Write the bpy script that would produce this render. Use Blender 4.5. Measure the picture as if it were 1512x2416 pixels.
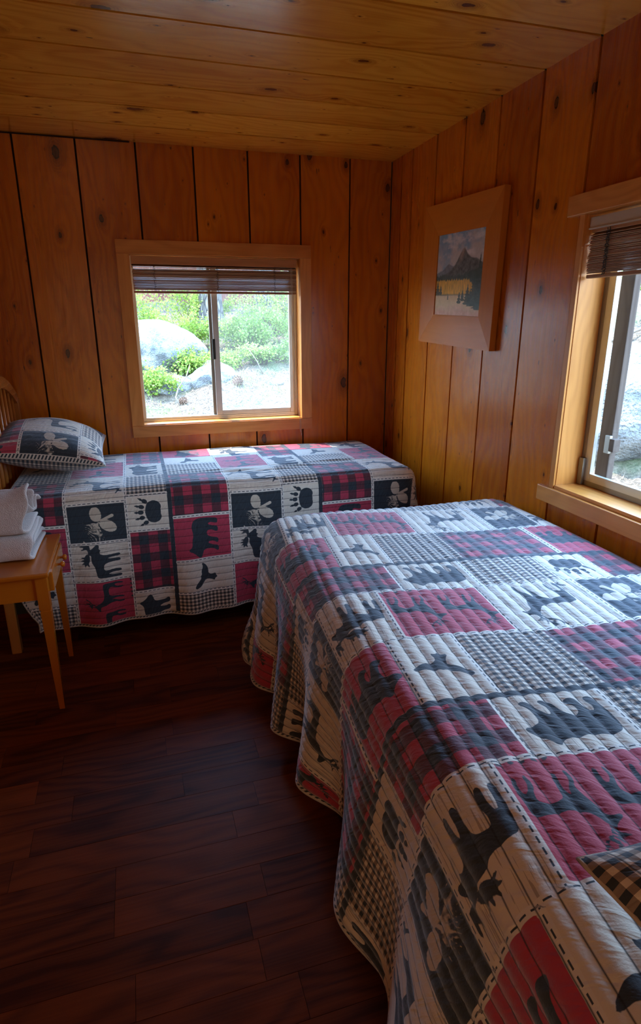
import bpy, bmesh, math, random
import numpy as np
from mathutils import Vector, Matrix, Euler
random.seed(7); rng = np.random.default_rng(7)
for o in list(bpy.data.objects): bpy.data.objects.remove(o)
S = bpy.context.scene
C = S.collection
# ------------------------------------------------------------------ camera
cd = bpy.data.cameras.new('camera'); cam = bpy.data.objects.new('camera', cd); C.objects.link(cam)
cam.location = (-1.5925, -3.7375, 1.50)
cam.rotation_euler = tuple(math.radians(a) for a in (72.324, 0.118, -17.003))
cd.sensor_fit = 'HORIZONTAL'; cd.sensor_width = 36; cd.lens = 1416.97/1512*36
cd.clip_start = 0.02; cd.clip_end = 200
S.camera = cam
# ------------------------------------------------------------------ view, world, sun, lights
S.view_settings.view_transform = 'Standard'; S.view_settings.look = 'None'
S.view_settings.gamma = 1; S.view_settings.use_curve_mapping = False
S.view_settings.exposure = 1.3
SKY, SUN, FILL = 7.6, 5.5, 3.0
w = bpy.data.worlds.new('sky'); S.world = w; w.use_nodes = True
nt = w.node_tree; nt.nodes.clear()
bg = nt.nodes.new('ShaderNodeBackground'); ou = nt.nodes.new('ShaderNodeOutputWorld')
tc = nt.nodes.new('ShaderNodeTexCoord'); sx = nt.nodes.new('ShaderNodeSeparateXYZ'); rp = nt.nodes.new('ShaderNodeValToRGB')
nt.links.new(tc.outputs['Generated'], sx.inputs[0]); nt.links.new(sx.outputs['Z'], rp.inputs[0])
rp.color_ramp.elements[0].position = 0.0; rp.color_ramp.elements[0].color = (.62, .81, 1, 1)
rp.color_ramp.elements[1].position = 0.6; rp.color_ramp.elements[1].color = (.32, .56, 1, 1)
nt.links.new(rp.outputs[0], bg.inputs[0]); bg.inputs[1].default_value = SKY
nt.links.new(bg.outputs[0], ou.inputs[0])
def light(name, kind, energy, color, loc, rot, **k):
    l = bpy.data.lights.new(name, kind); l.energy = energy; l.color = color
    for a, b in k.items(): setattr(l, a, b)
    o = bpy.data.objects.new(name, l); C.objects.link(o); o.location = loc; o.rotation_euler = rot; return o
sd = Vector((0.25, -0.36, -1.0)).normalized()
sun = light('sun', 'SUN', SUN, (1, .95, .86), (0, 5, 10), (0, 0, 0), angle=math.radians(.6))
sun.rotation_euler = sd.to_track_quat('-Z', 'Y').to_euler()
# daylight entering by the two windows (sky portals)
p1 = light('window_portal', 'AREA', 1, (1, 1, 1), (-1.07, .145, 1.36), (math.radians(-90), 0, 0), shape='RECTANGLE', size=1.0, size_y=.97)
p2 = light('window_portal', 'AREA', 1, (1, 1, 1), (.155, -2.4, 1.35), (0, math.radians(90), 0), shape='RECTANGLE', size=1.0, size_y=1.25)
for p in (p1, p2): p.data.cycles.is_portal = True
# warm fill light added behind the photographer; no doorway is built there
light('rear_fill_light', 'AREA', FILL, (1, .68, .42), (-1.9, -4.98, 1.15), (math.radians(90), 0, 0), shape='RECTANGLE', size=.85, size_y=1.9)
# ------------------------------------------------------------------ helpers
def tag(o, label=None, cat=None, group=None, kind=None):
    if label: o['label'] = label
    if cat: o['category'] = cat
    if group: o['group'] = group
    if kind: o['kind'] = kind
    return o
def empty(name, loc=(0, 0, 0), rz=0, **k):
    o = bpy.data.objects.new(name, None); C.objects.link(o); o.location = loc; o.rotation_euler = (0, 0, rz)
    o.empty_display_size = .05
    return tag(o, **k)
def link(name, me, mats, parent=None, smooth=False, loc=None):
    o = bpy.data.objects.new(name, me); C.objects.link(o)
    for m in (mats if isinstance(mats, (list, tuple)) else [mats]): me.materials.append(m)
    if smooth: me.polygons.foreach_set('use_smooth', [True]*len(me.polygons))
    if parent: o.parent = parent
    if loc: o.location = loc
    return o
def pmesh(name, V, F):
    me = bpy.data.meshes.new(name); me.from_pydata([tuple(v) for v in V], [], [tuple(f) for f in F]); me.update(); return me
class MB:
    def __init__(s): s.v = []; s.f = []; s.r = []; s.mi = []; s.cur = 0.; s.m = 0
    def box(s, a, b, M=None, bev=0):
        x0, y0, z0 = a; x1, y1, z1 = b
        if x0 > x1: x0, x1 = x1, x0
        if y0 > y1: y0, y1 = y1, y0
        if z0 > z1: z0, z1 = z1, z0
        if bev:
            bm = bmesh.new(); bmesh.ops.create_cube(bm, size=1)
            for v in bm.verts: v.co = Vector(((x0+x1)/2+v.co.x*(x1-x0), (y0+y1)/2+v.co.y*(y1-y0), (z0+z1)/2+v.co.z*(z1-z0)))
            bmesh.ops.bevel(bm, geom=bm.edges[:], offset=bev, segments=2, affect='EDGES', profile=.6)
            s.add([v.co.copy() for v in bm.verts], [[v.index for v in f.verts] for f in bm.faces], M) if (bm.verts.index_update() or True) else 0
            bm.free(); return
        V = [(x0,y0,z0),(x1,y0,z0),(x1,y1,z0),(x0,y1,z0),(x0,y0,z1),(x1,y0,z1),(x1,y1,z1),(x0,y1,z1)]
        s.add([Vector(v) for v in V], [(0,3,2,1),(4,5,6,7),(0,1,5,4),(1,2,6,5),(2,3,7,6),(3,0,4,7)], M)
    def add(s, V, F, M=None):
        n = len(s.v)
        for v in V: s.v.append((M @ Vector(v)) if M else Vector(v)); s.r.append(s.cur)
        for f in F: s.f.append([i+n for i in f]); s.mi.append(s.m)
    def tube(s, pts, r, n=10, cap=True):
        pts = [Vector(p) for p in pts]; R = r if isinstance(r, (list, tuple)) else [r]*len(pts)
        V = []; F = []
        up = Vector((0, 0, 1))
        for i, p in enumerate(pts):
            t = (pts[min(i+1, len(pts)-1)]-pts[max(i-1, 0)]).normalized()
            a = t.cross(up if abs(t.z) < .95 else Vector((1, 0, 0))).normalized(); b = t.cross(a)
            for k in range(n):
                q = 2*math.pi*k/n; V.append(p+(a*math.cos(q)+b*math.sin(q))*R[i])
        for i in range(len(pts)-1):
            for k in range(n): F.append((i*n+k, i*n+(k+1) % n, (i+1)*n+(k+1) % n, (i+1)*n+k))
        if cap: F.append(tuple(range(n))[::-1]); F.append(tuple((len(pts)-1)*n+k for k in range(n)))
        s.add(V, F)
    def lathe(s, prof, M=None, n=20):
        V = []; F = []
        for (r, z) in prof:
            for k in range(n): q = 2*math.pi*k/n; V.append(Vector((r*math.cos(q), r*math.sin(q), z)))
        for i in range(len(prof)-1):
            for k in range(n): F.append((i*n+k, i*n+(k+1) % n, (i+1)*n+(k+1) % n, (i+1)*n+k))
        F.append(tuple(range(n))[::-1]); F.append(tuple((len(prof)-1)*n+k for k in range(n)))
        s.add(V, F, M)
    def build(s, name, mats, parent=None, smooth=False):
        me = pmesh(name, s.v, s.f)
        a = me.attributes.new('rnd', 'FLOAT', 'POINT'); a.data.foreach_set('value', s.r)
        if any(s.mi): me.polygons.foreach_set('material_index', s.mi)
        bm = bmesh.new(); bm.from_mesh(me); bmesh.ops.recalc_face_normals(bm, faces=bm.faces[:]); bm.to_mesh(me); bm.free()
        return link(name, me, mats, parent, smooth)
# ------------------------------------------------------------------ shader helpers
class G:
    def __init__(s, name):
        s.mat = bpy.data.materials.new(name); s.mat.use_nodes = True; s.nt = s.mat.node_tree; s.nt.nodes.clear()
        s.out = s.n('ShaderNodeOutputMaterial'); s.b = s.n('ShaderNodeBsdfPrincipled'); s.l(s.b.outputs[0], s.out.inputs[0])
    def n(s, t, **k):
        x = s.nt.nodes.new(t)
        for a, b in k.items(): setattr(x, a, b)
        return x
    def l(s, a, b): s.nt.links.new(a, b)
    def put(s, sock, v):
        if v is None: return
        if isinstance(v, bpy.types.NodeSocket): s.l(v, sock)
        elif isinstance(v, (tuple, list)) and len(v) == 3 and sock.type == 'RGBA': sock.default_value = (*v, 1)
        else: sock.default_value = v
    def m(s, op, a, b=None, c=None, clamp=False):
        x = s.n('ShaderNodeMath', operation=op, use_clamp=clamp)
        for i, v in enumerate((a, b, c)): s.put(x.inputs[i], v)
        return x.outputs[0]
    def mix(s, f, a, b, mode='MIX'):
        x = s.n('ShaderNodeMix', data_type='RGBA', blend_type=mode); s.put(x.inputs[0], f); s.put(x.inputs[6], a); s.put(x.inputs[7], b); return x.outputs[2]
    def ramp(s, f, pts, interp='LINEAR'):
        x = s.n('ShaderNodeValToRGB'); x.color_ramp.interpolation = interp; s.l(f, x.inputs[0]); e = x.color_ramp.elements
        while len(e) < len(pts): e.new(.5)
        for i, (p, c) in enumerate(pts): e[i].position = p; e[i].color = (*c, 1) if isinstance(c, (tuple, list)) else (c, c, c, 1)
        return x.outputs[0]
    def vec(s, x, y, z):
        v = s.n('ShaderNodeCombineXYZ')
        for i, q in enumerate((x, y, z)): s.put(v.inputs[i], q)
        return v.outputs[0]
    def noise(s, v, scale=1, detail=3, rough=.5, dist=0, out=0):
        x = s.n('ShaderNodeTexNoise'); s.put(x.inputs['Vector'], v); s.put(x.inputs['Scale'], scale); s.put(x.inputs['Detail'], detail)
        s.put(x.inputs['Roughness'], rough); s.put(x.inputs['Distortion'], dist); return x.outputs[out]
    def obj(s):
        t = s.n('ShaderNodeTexCoord'); x = s.n('ShaderNodeSeparateXYZ'); s.l(t.outputs['Object'], x.inputs[0]); return t.outputs['Object'], x.outputs
    def attr(s, name):
        a = s.n('ShaderNodeAttribute'); a.attribute_name = name; return a
    def bump(s, h, strength=.3, dist=.01):
        b = s.n('ShaderNodeBump'); s.put(b.inputs['Height'], h); b.inputs['Strength'].default_value = strength; b.inputs['Distance'].default_value = dist
        s.l(b.outputs[0], s.b.inputs['Normal']); return b
    def p(s, **k):
        for a, v in k.items(): s.put(s.b.inputs[a.replace('_', ' ')], v)
        return s
def plain(name, col, rough=.5, metal=0, spec=None):
    g = G(name); o, x = g.obj(); f = g.noise(o, 25, 3)
    g.p(Base_Color=g.mix(g.m('MULTIPLY', f, .35), col, tuple(c*.75 for c in col)), Roughness=rough, Metallic=metal)
    if spec is not None: g.b.inputs['Specular IOR Level'].default_value = spec
    return g.mat
def wood(name, axis, light_c, dark_c, rough=.3, knots=True, coat=.12, grain=1., spec=.4, kcol=(.07, .018, .005), ks=1.):
    g = G(name); o, x = g.obj(); r = g.attr('rnd').outputs['Fac']
    al = x[axis]; a1 = x[(axis+1) % 3]; a2 = x[(axis+2) % 3]
    off = g.m('MULTIPLY', r, 37.3)
    al = g.m('ADD', al, g.m('MULTIPLY', r, 11.7))
    warp = g.noise(g.vec(g.m('MULTIPLY', al, 1.3), g.m('MULTIPLY', a1, 5.), g.m('ADD', g.m('MULTIPLY', a2, 5.), off)), 1, 2)
    # knots
    if knots:
        v = g.n('ShaderNodeTexVoronoi', voronoi_dimensions='2D'); v.inputs['Randomness'].default_value = 1.
        g.l(g.vec(g.m('ADD', g.m('MULTIPLY', al, 3.1*ks), g.m('MULTIPLY', warp, .25)), g.m('ADD', g.m('MULTIPLY', g.m('ADD', a1, a2), 5.6*ks), off), 0.), v.inputs['Vector']); v.inputs['Scale'].default_value = 1
        sz = g.n('ShaderNodeSeparateColor'); g.l(v.outputs['Color'], sz.inputs[0])
        kd = g.m('DIVIDE', v.outputs['Distance'], g.m('ADD', g.m('MULTIPLY', g.m('POWER', sz.outputs[0], 4.), .75), .07))
        kd = g.m('ADD', kd, g.m('MULTIPLY', g.m('SUBTRACT', g.noise(o, 45, 3), .5), .16))
        pull = g.m('MULTIPLY', g.m('POWER', 2.718, g.m('MULTIPLY', kd, -3.)), 2.4)
    else: pull = 0.
    # cathedral rings and fine grain
    ring = g.m('ADD', g.m('ADD', g.m('MULTIPLY', g.m('ADD', a1, a2), 9.), g.m('MULTIPLY', warp, 5.)), g.m('ADD', off, pull))
    rr = g.m('POWER', g.m('ABSOLUTE', g.m('SINE', g.m('MULTIPLY', ring, 5.2))), 3.)
    fine = g.noise(g.vec(g.m('MULTIPLY', al, 2.2), g.m('MULTIPLY', a1, 130.), g.m('MULTIPLY', a2, 130.)), 1, 3, .6)
    big = g.noise(g.vec(g.m('MULTIPLY', al, 1.1), g.m('MULTIPLY', a1, 3.), g.m('ADD', g.m('MULTIPLY', a2, 3.), off)), 1, 3)
    t = g.m('ADD', g.m('MULTIPLY', rr, .22*grain), g.m('ADD', g.m('MULTIPLY', fine, .45*grain), g.m('MULTIPLY', big, .75)))
    t = g.m('ADD', t, g.m('MULTIPLY', g.m('SUBTRACT', r, .5), .35))
    col = g.ramp(t, [(.30, light_c), (.68, tuple((a+b)/2 for a, b in zip(light_c, dark_c))), (1., dark_c)])
    if knots:
        col = g.mix(g.ramp(kd, [(.16, .55), (.42, 0.)]), col, tuple(c*.5 for c in dark_c))
        cr = g.m('MULTIPLY', g.m('POWER', g.m('ABSOLUTE', g.m('SINE', g.m('MULTIPLY', kd, 55.))), 4.), g.ramp(kd, [(.14, .6), (.5, 0.)]))
        col = g.mix(cr, col, tuple(c*.5 for c in dark_c))
        col = g.mix(g.ramp(kd, [(.125, 1.), (.140, 0.)]), col, (kcol[0]*.3, kcol[1]*.3, kcol[2]*.3))
        col = g.mix(g.ramp(kd, [(.095, 1.), (.112, 0.)]), col, g.mix(g.noise(o, 140, 2), kcol, (kcol[0]*2.2, kcol[1]*2.2, kcol[2]*2)))
        sp = g.noise(g.vec(g.m('MULTIPLY', al, 14.), g.m('MULTIPLY', a1, 45.), g.m('ADD', g.m('MULTIPLY', a2, 45.), off)), 1, 2)
        col = g.mix(g.ramp(sp, [(.735, 0.), (.77, .8)]), col, kcol)
    g.p(Base_Color=col, Roughness=g.m('ADD', rough-.06, g.m('MULTIPLY', fine, .12)), Coat_Weight=coat, Coat_Roughness=.22)
    g.b.inputs['Specular IOR Level'].default_value = spec
    g.bump(g.m('ADD', g.m('MULTIPLY', fine, .25), g.m('MULTIPLY', g.noise(g.vec(g.m('MULTIPLY', al, 3.), g.m('MULTIPLY', a1, 14.), g.m('MULTIPLY', a2, 14.)), 1, 2), 1.2)), .35, .004)
    return g.mat
HONEY = (.70, .205, .008); HDARK = (.40, .080, .003)
M = {}
M['wall_z'] = wood('pine_vertical', 2, HONEY, HDARK, rough=.27, coat=.2, spec=.3)
M['ceil_x'] = wood('pine_ceiling', 0, (.92, .44, .045), (.60, .21, .014), rough=.24, coat=.8)
M['trim_x'] = wood('pine_trim_x', 0, (.80, .33, .070), (.56, .19, .028), knots=False, rough=.4, coat=.1)
M['trim_y'] = wood('pine_trim_y', 1, (.80, .33, .070), (.56, .19, .028), knots=False, rough=.4, coat=.1)
M['trim_z'] = wood('pine_trim_z', 2, (.80, .33, .070), (.56, .19, .028), knots=False, rough=.4, coat=.1)
M['floor'] = wood('floor_hardwood', 0, (.24, .052, .007), (.060, .010, .002), knots=False, rough=.5, coat=.0, grain=1.1)
M['floor'].node_tree.nodes['Principled BSDF'].inputs['Specular IOR Level'].default_value = .2
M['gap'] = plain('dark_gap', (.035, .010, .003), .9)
M['frame_wood'] = wood('picture_frame_wood', 1, (.62, .19, .018), (.46, .115, .010), knots=False, rough=.42, coat=.0, spec=.2, grain=.5)
M['frame_z'] = wood('picture_frame_upright', 2, (.62, .19, .018), (.46, .115, .010), knots=False, rough=.42, coat=.0, spec=.2, grain=.5)
M['table'] = wood('lacquered_table', 0, (.50, .125, .006), (.40, .088, .004), knots=False, rough=.16, coat=.6, grain=.25)
M['blind'] = wood('blind_slat_wood', 0, (.50, .29, .16), (.30, .15, .075), knots=False, rough=.45, coat=0, spec=.2)
M['blind_y'] = wood('blind_slat_wood_y', 1, (.55, .33, .18), (.34, .18, .09), knots=False, rough=.4, coat=0, spec=.2)
M['rail'] = wood('blind_rail_wood', 0, (.55, .25, .09), (.36, .14, .04), knots=False, rough=.35, coat=.2)
M['rail_y'] = wood('blind_rail_wood_y', 1, (.55, .25, .09), (.36, .14, .04), knots=False, rough=.35, coat=.2)
M['alu'] = plain('window_aluminium', (.62, .60, .55), .35, .6)
M['alu_d'] = plain('window_bronze', (.30, .26, .20), .4, .6)
M['black'] = plain('black_plastic', (.02, .025, .02), .4)
M['cord'] = plain('cord', (.10, .06, .035), .8)
M['cordl'] = plain('light_cord', (.55, .45, .32), .8)
M['valance'] = plain('valance', (.62, .50, .36), .35)
M['iron'] = plain('bed_iron', (.03, .028, .025), .5, .4)
M['brass'] = plain('brass', (.6, .32, .1), .3, .8)
g = G('window_glass'); g.nt.nodes.remove(g.b)
tr = g.n('ShaderNodeBsdfTransparent'); tr.inputs[0].default_value = (.96, .98, .97, 1); gl = g.n('ShaderNodeBsdfGlossy'); gl.inputs['Roughness'].default_value = .02
lw = g.n('ShaderNodeLayerWeight'); lw.inputs[0].default_value = .5; mx = g.n('ShaderNodeMixShader')
g.l(g.m('ADD', .02, g.m('MULTIPLY', g.m('POWER', lw.outputs['Facing'], 5.), .6)), mx.inputs[0]); g.l(tr.outputs[0], mx.inputs[1]); g.l(gl.outputs[0], mx.inputs[2]); g.l(mx.outputs[0], g.out.inputs[0])
M['glass'] = g.mat
g = G('insect_screen'); g.nt.nodes.remove(g.b)
tr = g.n('ShaderNodeBsdfTransparent'); df = g.n('ShaderNodeBsdfDiffuse'); df.inputs[0].default_value = (.62, .64, .62, 1); tl = g.n('ShaderNodeBsdfTranslucent'); tl.inputs[0].default_value = (.7, .72, .7, 1)
m1 = g.n('ShaderNodeMixShader'); m1.inputs[0].default_value = .5; g.l(df.outputs[0], m1.inputs[1]); g.l(tl.outputs[0], m1.inputs[2])
m2 = g.n('ShaderNodeMixShader'); m2.inputs[0].default_value = .045; g.l(tr.outputs[0], m2.inputs[1]); g.l(m1.outputs[0], m2.inputs[2]); g.l(m2.outputs[0], g.out.inputs[0])
M['screen'] = g.mat
# ------------------------------------------------------------------ room shell
H = 2.40
XL, YF = -2.97, -5.05      # left wall, wall behind the photographer
W1 = (-1.553, -.580, .904, 1.853)        # back opening x0 x1 z0 z1
W2 = (-3.02, -1.768, .864, 1.857)        # right opening y0 y1 z0 z1
O1 = (W1[0]-.013, W1[1]+.013, W1[2]-.011, W1[3]+.013); O2 = (W2[0]-.015, W2[1]+.015, W2[2]-.015, W2[3]+.015)
def pieces(a0, a1, b0, b1, op):
    """rectangles (a along boards' row axis, b up) minus an opening"""
    if not op: return [(a0, a1, b0, b1)]
    o0, o1, c0, c1 = op
    if a1 <= o0 or a0 >= o1: return [(a0, a1, b0, b1)]
    out = []
    if a0 < o0: out.append((a0, o0, b0, b1))
    if a1 > o1: out.append((o1, a1, b0, b1))
    m0, m1 = max(a0, o0), min(a1, o1)
    out += [(m0, m1, b0, c0), (m0, m1, c1, b1)]
    return out
def board_wall(name, edges, gap, op, place, mat, z0=0, z1=H, span=None):
    mb = MB()
    for i in range(len(edges)-1):
        mb.cur = random.random(); a0, a1 = edges[i]+gap/2, edges[i+1]-gap/2
        for q in pieces(a0, a1, z0, z1, op): place(mb, q, 0, .02)
    mb.m = 1; mb.cur = .5
    for q in pieces(span[0], span[1], z0, z1, op): place(mb, q, .0145, .14)
    o = mb.build(name, [mat, M['gap']]); o['kind'] = 'structure'; return o
bx = [-.266, -.570, -.873, -1.172, -1.473, -1.771, -2.068, -2.366, -2.664, -2.97]
board_wall('wall_back', sorted([0.0]+bx), .010, O1, lambda mb, q, d0, d1: mb.box((q[0], d0, q[2]), (q[1], d1, q[3])), M['wall_z'], span=(XL-.14, .14))
ry = [0, -.145, -.29, -.576, -.861, -1.150, -1.4395, -1.7354]+[-1.7354-.29*k for k in range(1, 12)]
board_wall('wall_right', sorted(ry), .012, O2, lambda mb, q, d0, d1: mb.box((d0, q[0], q[2]), (d1, q[1], q[3])), M['wall_z'], span=(YF-.14, 0))
ly = [-.29*k for k in range(18)]
board_wall('wall_left', sorted(ly), .01, None, lambda mb, q, d0, d1: mb.box((XL-d0, q[0], q[2]), (XL-d1, q[1], q[3])), M['wall_z'], span=(YF-.14, 0))
fx = [-.3*k for k in range(10)]+[XL]
board_wall('wall_front', sorted(fx), .01, None, lambda mb, q, d0, d1: mb.box((q[0], YF-d0, q[2]), (q[1], YF-d1, q[3])), M['wall_z'], span=(XL-.14, .14))
mb = MB(); cy = [0.02, -.288]+[-.576, -.861, -1.150, -1.4395, -1.7354]+[-1.7354-.292*k for k in range(1, 13)]
for i in range(len(cy)-1):
    mb.cur = random.random(); mb.box((XL, cy[i+1]+.0065, H), (.0, cy[i]-.0065, H+.02))
mb.m = 1; mb.cur = .5; mb.box((XL-.3, YF-.3, H+.015), (.3, .3, H+.16))
mb.build('ceiling', [M['ceil_x'], M['gap']])['kind'] = 'structure'
mb = MB(); y = 0.
while y > YF:
    x = XL-random.random()*.6; 
    while x < 0:
        L = random.uniform(.28, .75); mb.cur = random.random()
        mb.box((max(x, XL), y-.1075, -.02), (min(x+L-.0012, 0), y, 0)); x += L
    y -= .1088
mb.m = 1; mb.box((XL-.2, YF-.2, -.14), (.14, .14, -.003))
mb.build('floor', [M['floor'], M['gap']])['kind'] = 'structure'
# thin dark cove strip where the back wall meets the ceiling on the left
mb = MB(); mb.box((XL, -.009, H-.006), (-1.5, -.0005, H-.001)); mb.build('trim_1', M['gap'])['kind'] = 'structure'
# ------------------------------------------------------------------ windows
def window_back():
    r = empty('window_1', (0, 0, 0), kind='structure')
    x0, x1, z0, z1 = W1; T = -.02
    for nm, a, b, m in (('trim', (-1.622, T, z1), (-.513, -.0005, 1.925), 'trim_x'), ('trim', (-1.622, T, .835), (-.513, -.0005, z0), 'trim_x'),
                        ('trim', (-1.622, T+.002, z0), (x0, -.0005, z1), 'trim_z'), ('trim', (x1, T+.002, z0), (-.513, -.0005, z1), 'trim_z')):
        mb = MB(); mb.cur = random.random(); mb.box(a, b, bev=.002); mb.build('casing_board', M[m], r)
    e = .012
    mb = MB(); mb.cur = .3; mb.box((x0-e, -.004, z0), (x0, .14, z1)); mb.build('jamb', M['trim_z'], r)
    mb = MB(); mb.cur = .6; mb.box((x1, -.004, z0), (x1+e, .14, z1)); mb.build('jamb', M['trim_z'], r)
    mb = MB(); mb.cur = .2; mb.box((x0, -.004, z1), (x1, .14, z1+e)); mb.build('head_board', M['trim_x'], r)
    mb = MB(); mb.cur = .1; mb.box((x0, -.012, z0-.01), (x1, .14, z0+.006), bev=.002); mb.build('sill', M['trim_x'], r)
    zb = z0+.008
    mb = MB()   # outer aluminium frame
    for a, b in (((x0, .085, zb), (x0+.018, .135, z1)), ((x1-.018, .085, zb), (x1, .135, z1)), ((x0+.018, .085, zb), (x1-.018, .135, zb+.022)), ((x0+.018, .085, z1-.03), (x1-.018, .135, z1))): mb.box(a, b, bev=.002)
    mb.box((x0+.018, .080, zb), (x1-.018, .086, zb+.010)); mb.build('window_frame', M['alu'], r)
    f = MB(); xa, xb = -1.105, x1-.018      # sliding sash on the right, nearer the room
    for a, b in (((xa, .088, zb+.016), (xa+.036, .108, z1-.03)), ((xb-.030, .088, zb+.016), (xb, .108, z1-.03)), ((xa+.036, .088, zb+.016), (xb-.03, .108, zb+.05)), ((xa+.036, .088, z1-.06), (xb-.03, .108, z1-.03))): f.box(a, b, bev=.002)
    s = f.build('sliding_sash', M['alu'], r)
    mb = MB(); mb.box((xa+.03, .096, zb+.04), (xb-.02, .099, z1-.05)); mb.build('pane', M['glass'], s)
    mb = MB(); mb.box((xa+.034, .1210, zb+.02), (xb, .1216, z1-.03)); mb.build('insect_screen', M['screen'], r)
    f = MB(); f.box((xa-.018, .110, zb+.02), (xa+.006, .130, z1-.03), bev=.002); s2 = f.build('meeting_stile', M['alu_d'], r)
    mb = MB(); mb.box((x0+.01, .118, zb+.015), (xa-.01, .121, z1-.02)); mb.build('pane', M['glass'], r)
    mb = MB(); mb.box((xa-.008, .079, 1.275), (xa+.010, .092, 1.395), bev=.003); mb.build('latch', M['black'], s)
    return r
window_back()
def window_right():
    r = empty('window_2', (0, 0, 0), kind='structure')
    y0, y1, z0, z1 = W2; T = -.02; ye = y1+.085
    mb = MB(); mb.cur = .7; mb.box((T, y0-.08, z1), (-.0005, ye, 1.927), bev=.003); mb.build('casing_board', M['trim_y'], r)
    mb = MB(); mb.cur = .2; mb.box((T, y0-.08, .787), (-.0005, ye, .850), bev=.003); mb.build('casing_board', M['trim_y'], r)
    mb = MB(); mb.cur = .4; mb.box((-.006, y1+.003, .850), (.03, y1+.030, z1)); mb.build('casing_board', M['trim_z'], r)
    mb = MB(); mb.cur = .4; mb.box((-.006, y0-.03, .850), (.03, y0-.003, z1)); mb.build('casing_board', M['trim_z'], r)
    e = .014
    mb = MB(); mb.cur = .15; mb.box((.004, y1, z0), (.14, y1+e, z1)); mb.build('jamb', M['trim_z'], r)
    mb = MB(); mb.cur = .55; mb.box((.004, y0-e, z0), (.14, y0, z1)); mb.build('jamb', M['trim_z'], r)
    mb = MB(); mb.cur = .25; mb.box((.0, y0, z1), (.14, y1, z1+e)); mb.build('head_board', M['trim_y'], r)
    mb = MB(); mb.cur = .05; mb.box((-.003, y0, z0-.014), (.14, y1, z0), bev=.001); mb.build('sill', M['trim_y'], r)
    mb = MB()
    for a, b in (((.112, y1-.022, z0), (.14, y1, z1)), ((.112, y0, z0), (.14, y0+.022, z1)), ((.112, y0+.022, z0), (.14, y1-.022, z0+.022)), ((.112, y0+.022, z1-.022), (.14, y1-.022, z1))): mb.box(a, b, bev=.002)
    mb.build('window_frame', M['alu_d'], r)
    ym = (y0+y1)/2
    for k, (a, b, xx) in enumerate(((ym-.02, y1-.022, .120), (y0+.022, ym+.02, .132))):
        f = MB()
        for p, q in (((xx-.008, a, z0+.02), (xx+.01, a+.03, z1-.02)), ((xx-.008, b-.036, z0+.02), (xx+.01, b, z1-.02)), ((xx-.008, a+.03, z0+.02), (xx+.01, b-.036, z0+.052)), ((xx-.008, a+.03, z1-.05), (xx+.01, b-.036, z1-.02))): f.box(p, q, bev=.002)
        s = f.build('sash', M['alu'], r)
        mb = MB(); mb.box((xx, a+.02, z0+.04), (xx+.003, b-.03, z1-.04)); mb.build('pane', M['glass'], s)
    mb = MB(); mb.box((.098, y1-.030, z0+.002), (.113, y1-.004, z0+.11), bev=.002); mb.build('latch', M['alu_d'], r)
    # weathered outside casing post with a hinge
    mb = MB(); mb.cur = .3; mb.box((.17, y1-.085, z0-.08), (.20, y1-.018, z1+.06), bev=.004); p = mb.build('outside_casing', M['oldwood'], r)
    mb = MB(); mb.box((.158, y1-.088, 1.00), (.171, y1-.062, 1.07), bev=.002); mb.build('hinge', M['alu'], p)
    mb = MB(); mb.box((.158, y1-.112, 1.01), (.19, y1-.087, 1.06), bev=.003); mb.build('stop_block', M['oldwood'], p)
    return r
M['oldwood'] = wood('weathered_wood', 2, (.15, .105, .08), (.08, .05, .036), knots=False, rough=.8, coat=0)
window_right()
# ------------------------------------------------------------------ blinds
def blind_back():
    r = empty('wooden_blind', (-1.072, .03, 1.83), label='brown wooden slat blind pulled up over the small window above the far bed', cat='window blind', group='wooden slat blinds')
    def P(mb, nm, m, par=r, sm=False):
        o = mb.build(nm, m, par, sm); o.matrix_parent_inverse = Matrix.Translation(-Vector(r.location)) if par is r else Matrix(); return o
    x0, x1 = -1.548, -.590
    mb = MB(); mb.box((x0+.002, .012, 1.845-.042), (x1-.004, .055, 1.845), bev=.002); P(mb, 'head_rail', M['rail'])
    z = 1.797
    n = 15
    for i in range(n):
        tilt = math.radians(random.uniform(8, 20) if i < 3 else random.uniform(24, 38)); zz = z-i*.0086-(0 if i > 3 else 0)
        mb = MB(); mb.cur = random.random(); dx = random.uniform(-.002, .002)
        Mx = Matrix.Translation((0, .034, zz)) @ Euler((tilt, random.uniform(-.0015, .0015), 0)).to_matrix().to_4x4()
        mb.box((x0+.004+dx, -.0125, -.0013), (x1-.006+dx, .0125, .0013), Mx); P(mb, 'slat', M['blind'])
    mb = MB(); mb.cur = .8; mb.box((x0+.004, .022, 1.651), (x1-.006, .046, 1.664), bev=.003); P(mb, 'bottom_rail', M['blind'])
    for k, x in enumerate((-1.425, -1.07, -.73)):
        mb = MB()
        for s in (.0195, .0485): mb.tube([(x+.004*math.sin(j*2.1+s*90)+(.004 if s > .03 else 0), s-.003+.003*math.sin(j*3.3), 1.803-j*.0125) for j in range(13)], .0011, 5)
        for j in range(11): mb.tube([(x-.007+.002*math.sin(j), .0185, 1.797-j*.012), (x+.001, .014, 1.790-j*.012), (x+.008, .0185, 1.795-j*.012)], .0009, 4)
        P(mb, 'ladder_cord', M['cord'])
    mb = MB()
    mb.tube([(-.625, .008, 1.80), (-.627, .006, 1.6), (-.620, .004, 1.3), (-.606, .0, 1.1), (-.598, -.01, .97), (-.592, -.026, .90), (-.590, -.026, .84), (-.588, -.026, .79)], .0012, 5)
    mb.tube([(-.633, .008, 1.80), (-.634, .006, 1.6), (-.630, .004, 1.3), (-.616, .0, 1.1), (-.602, -.01, .96), (-.597, -.026, .90), (-.598, -.026, .84), (-.585, -.026, .80)], .0012, 5)
    P(mb, 'pull_cord', M['cordl'])
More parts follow.
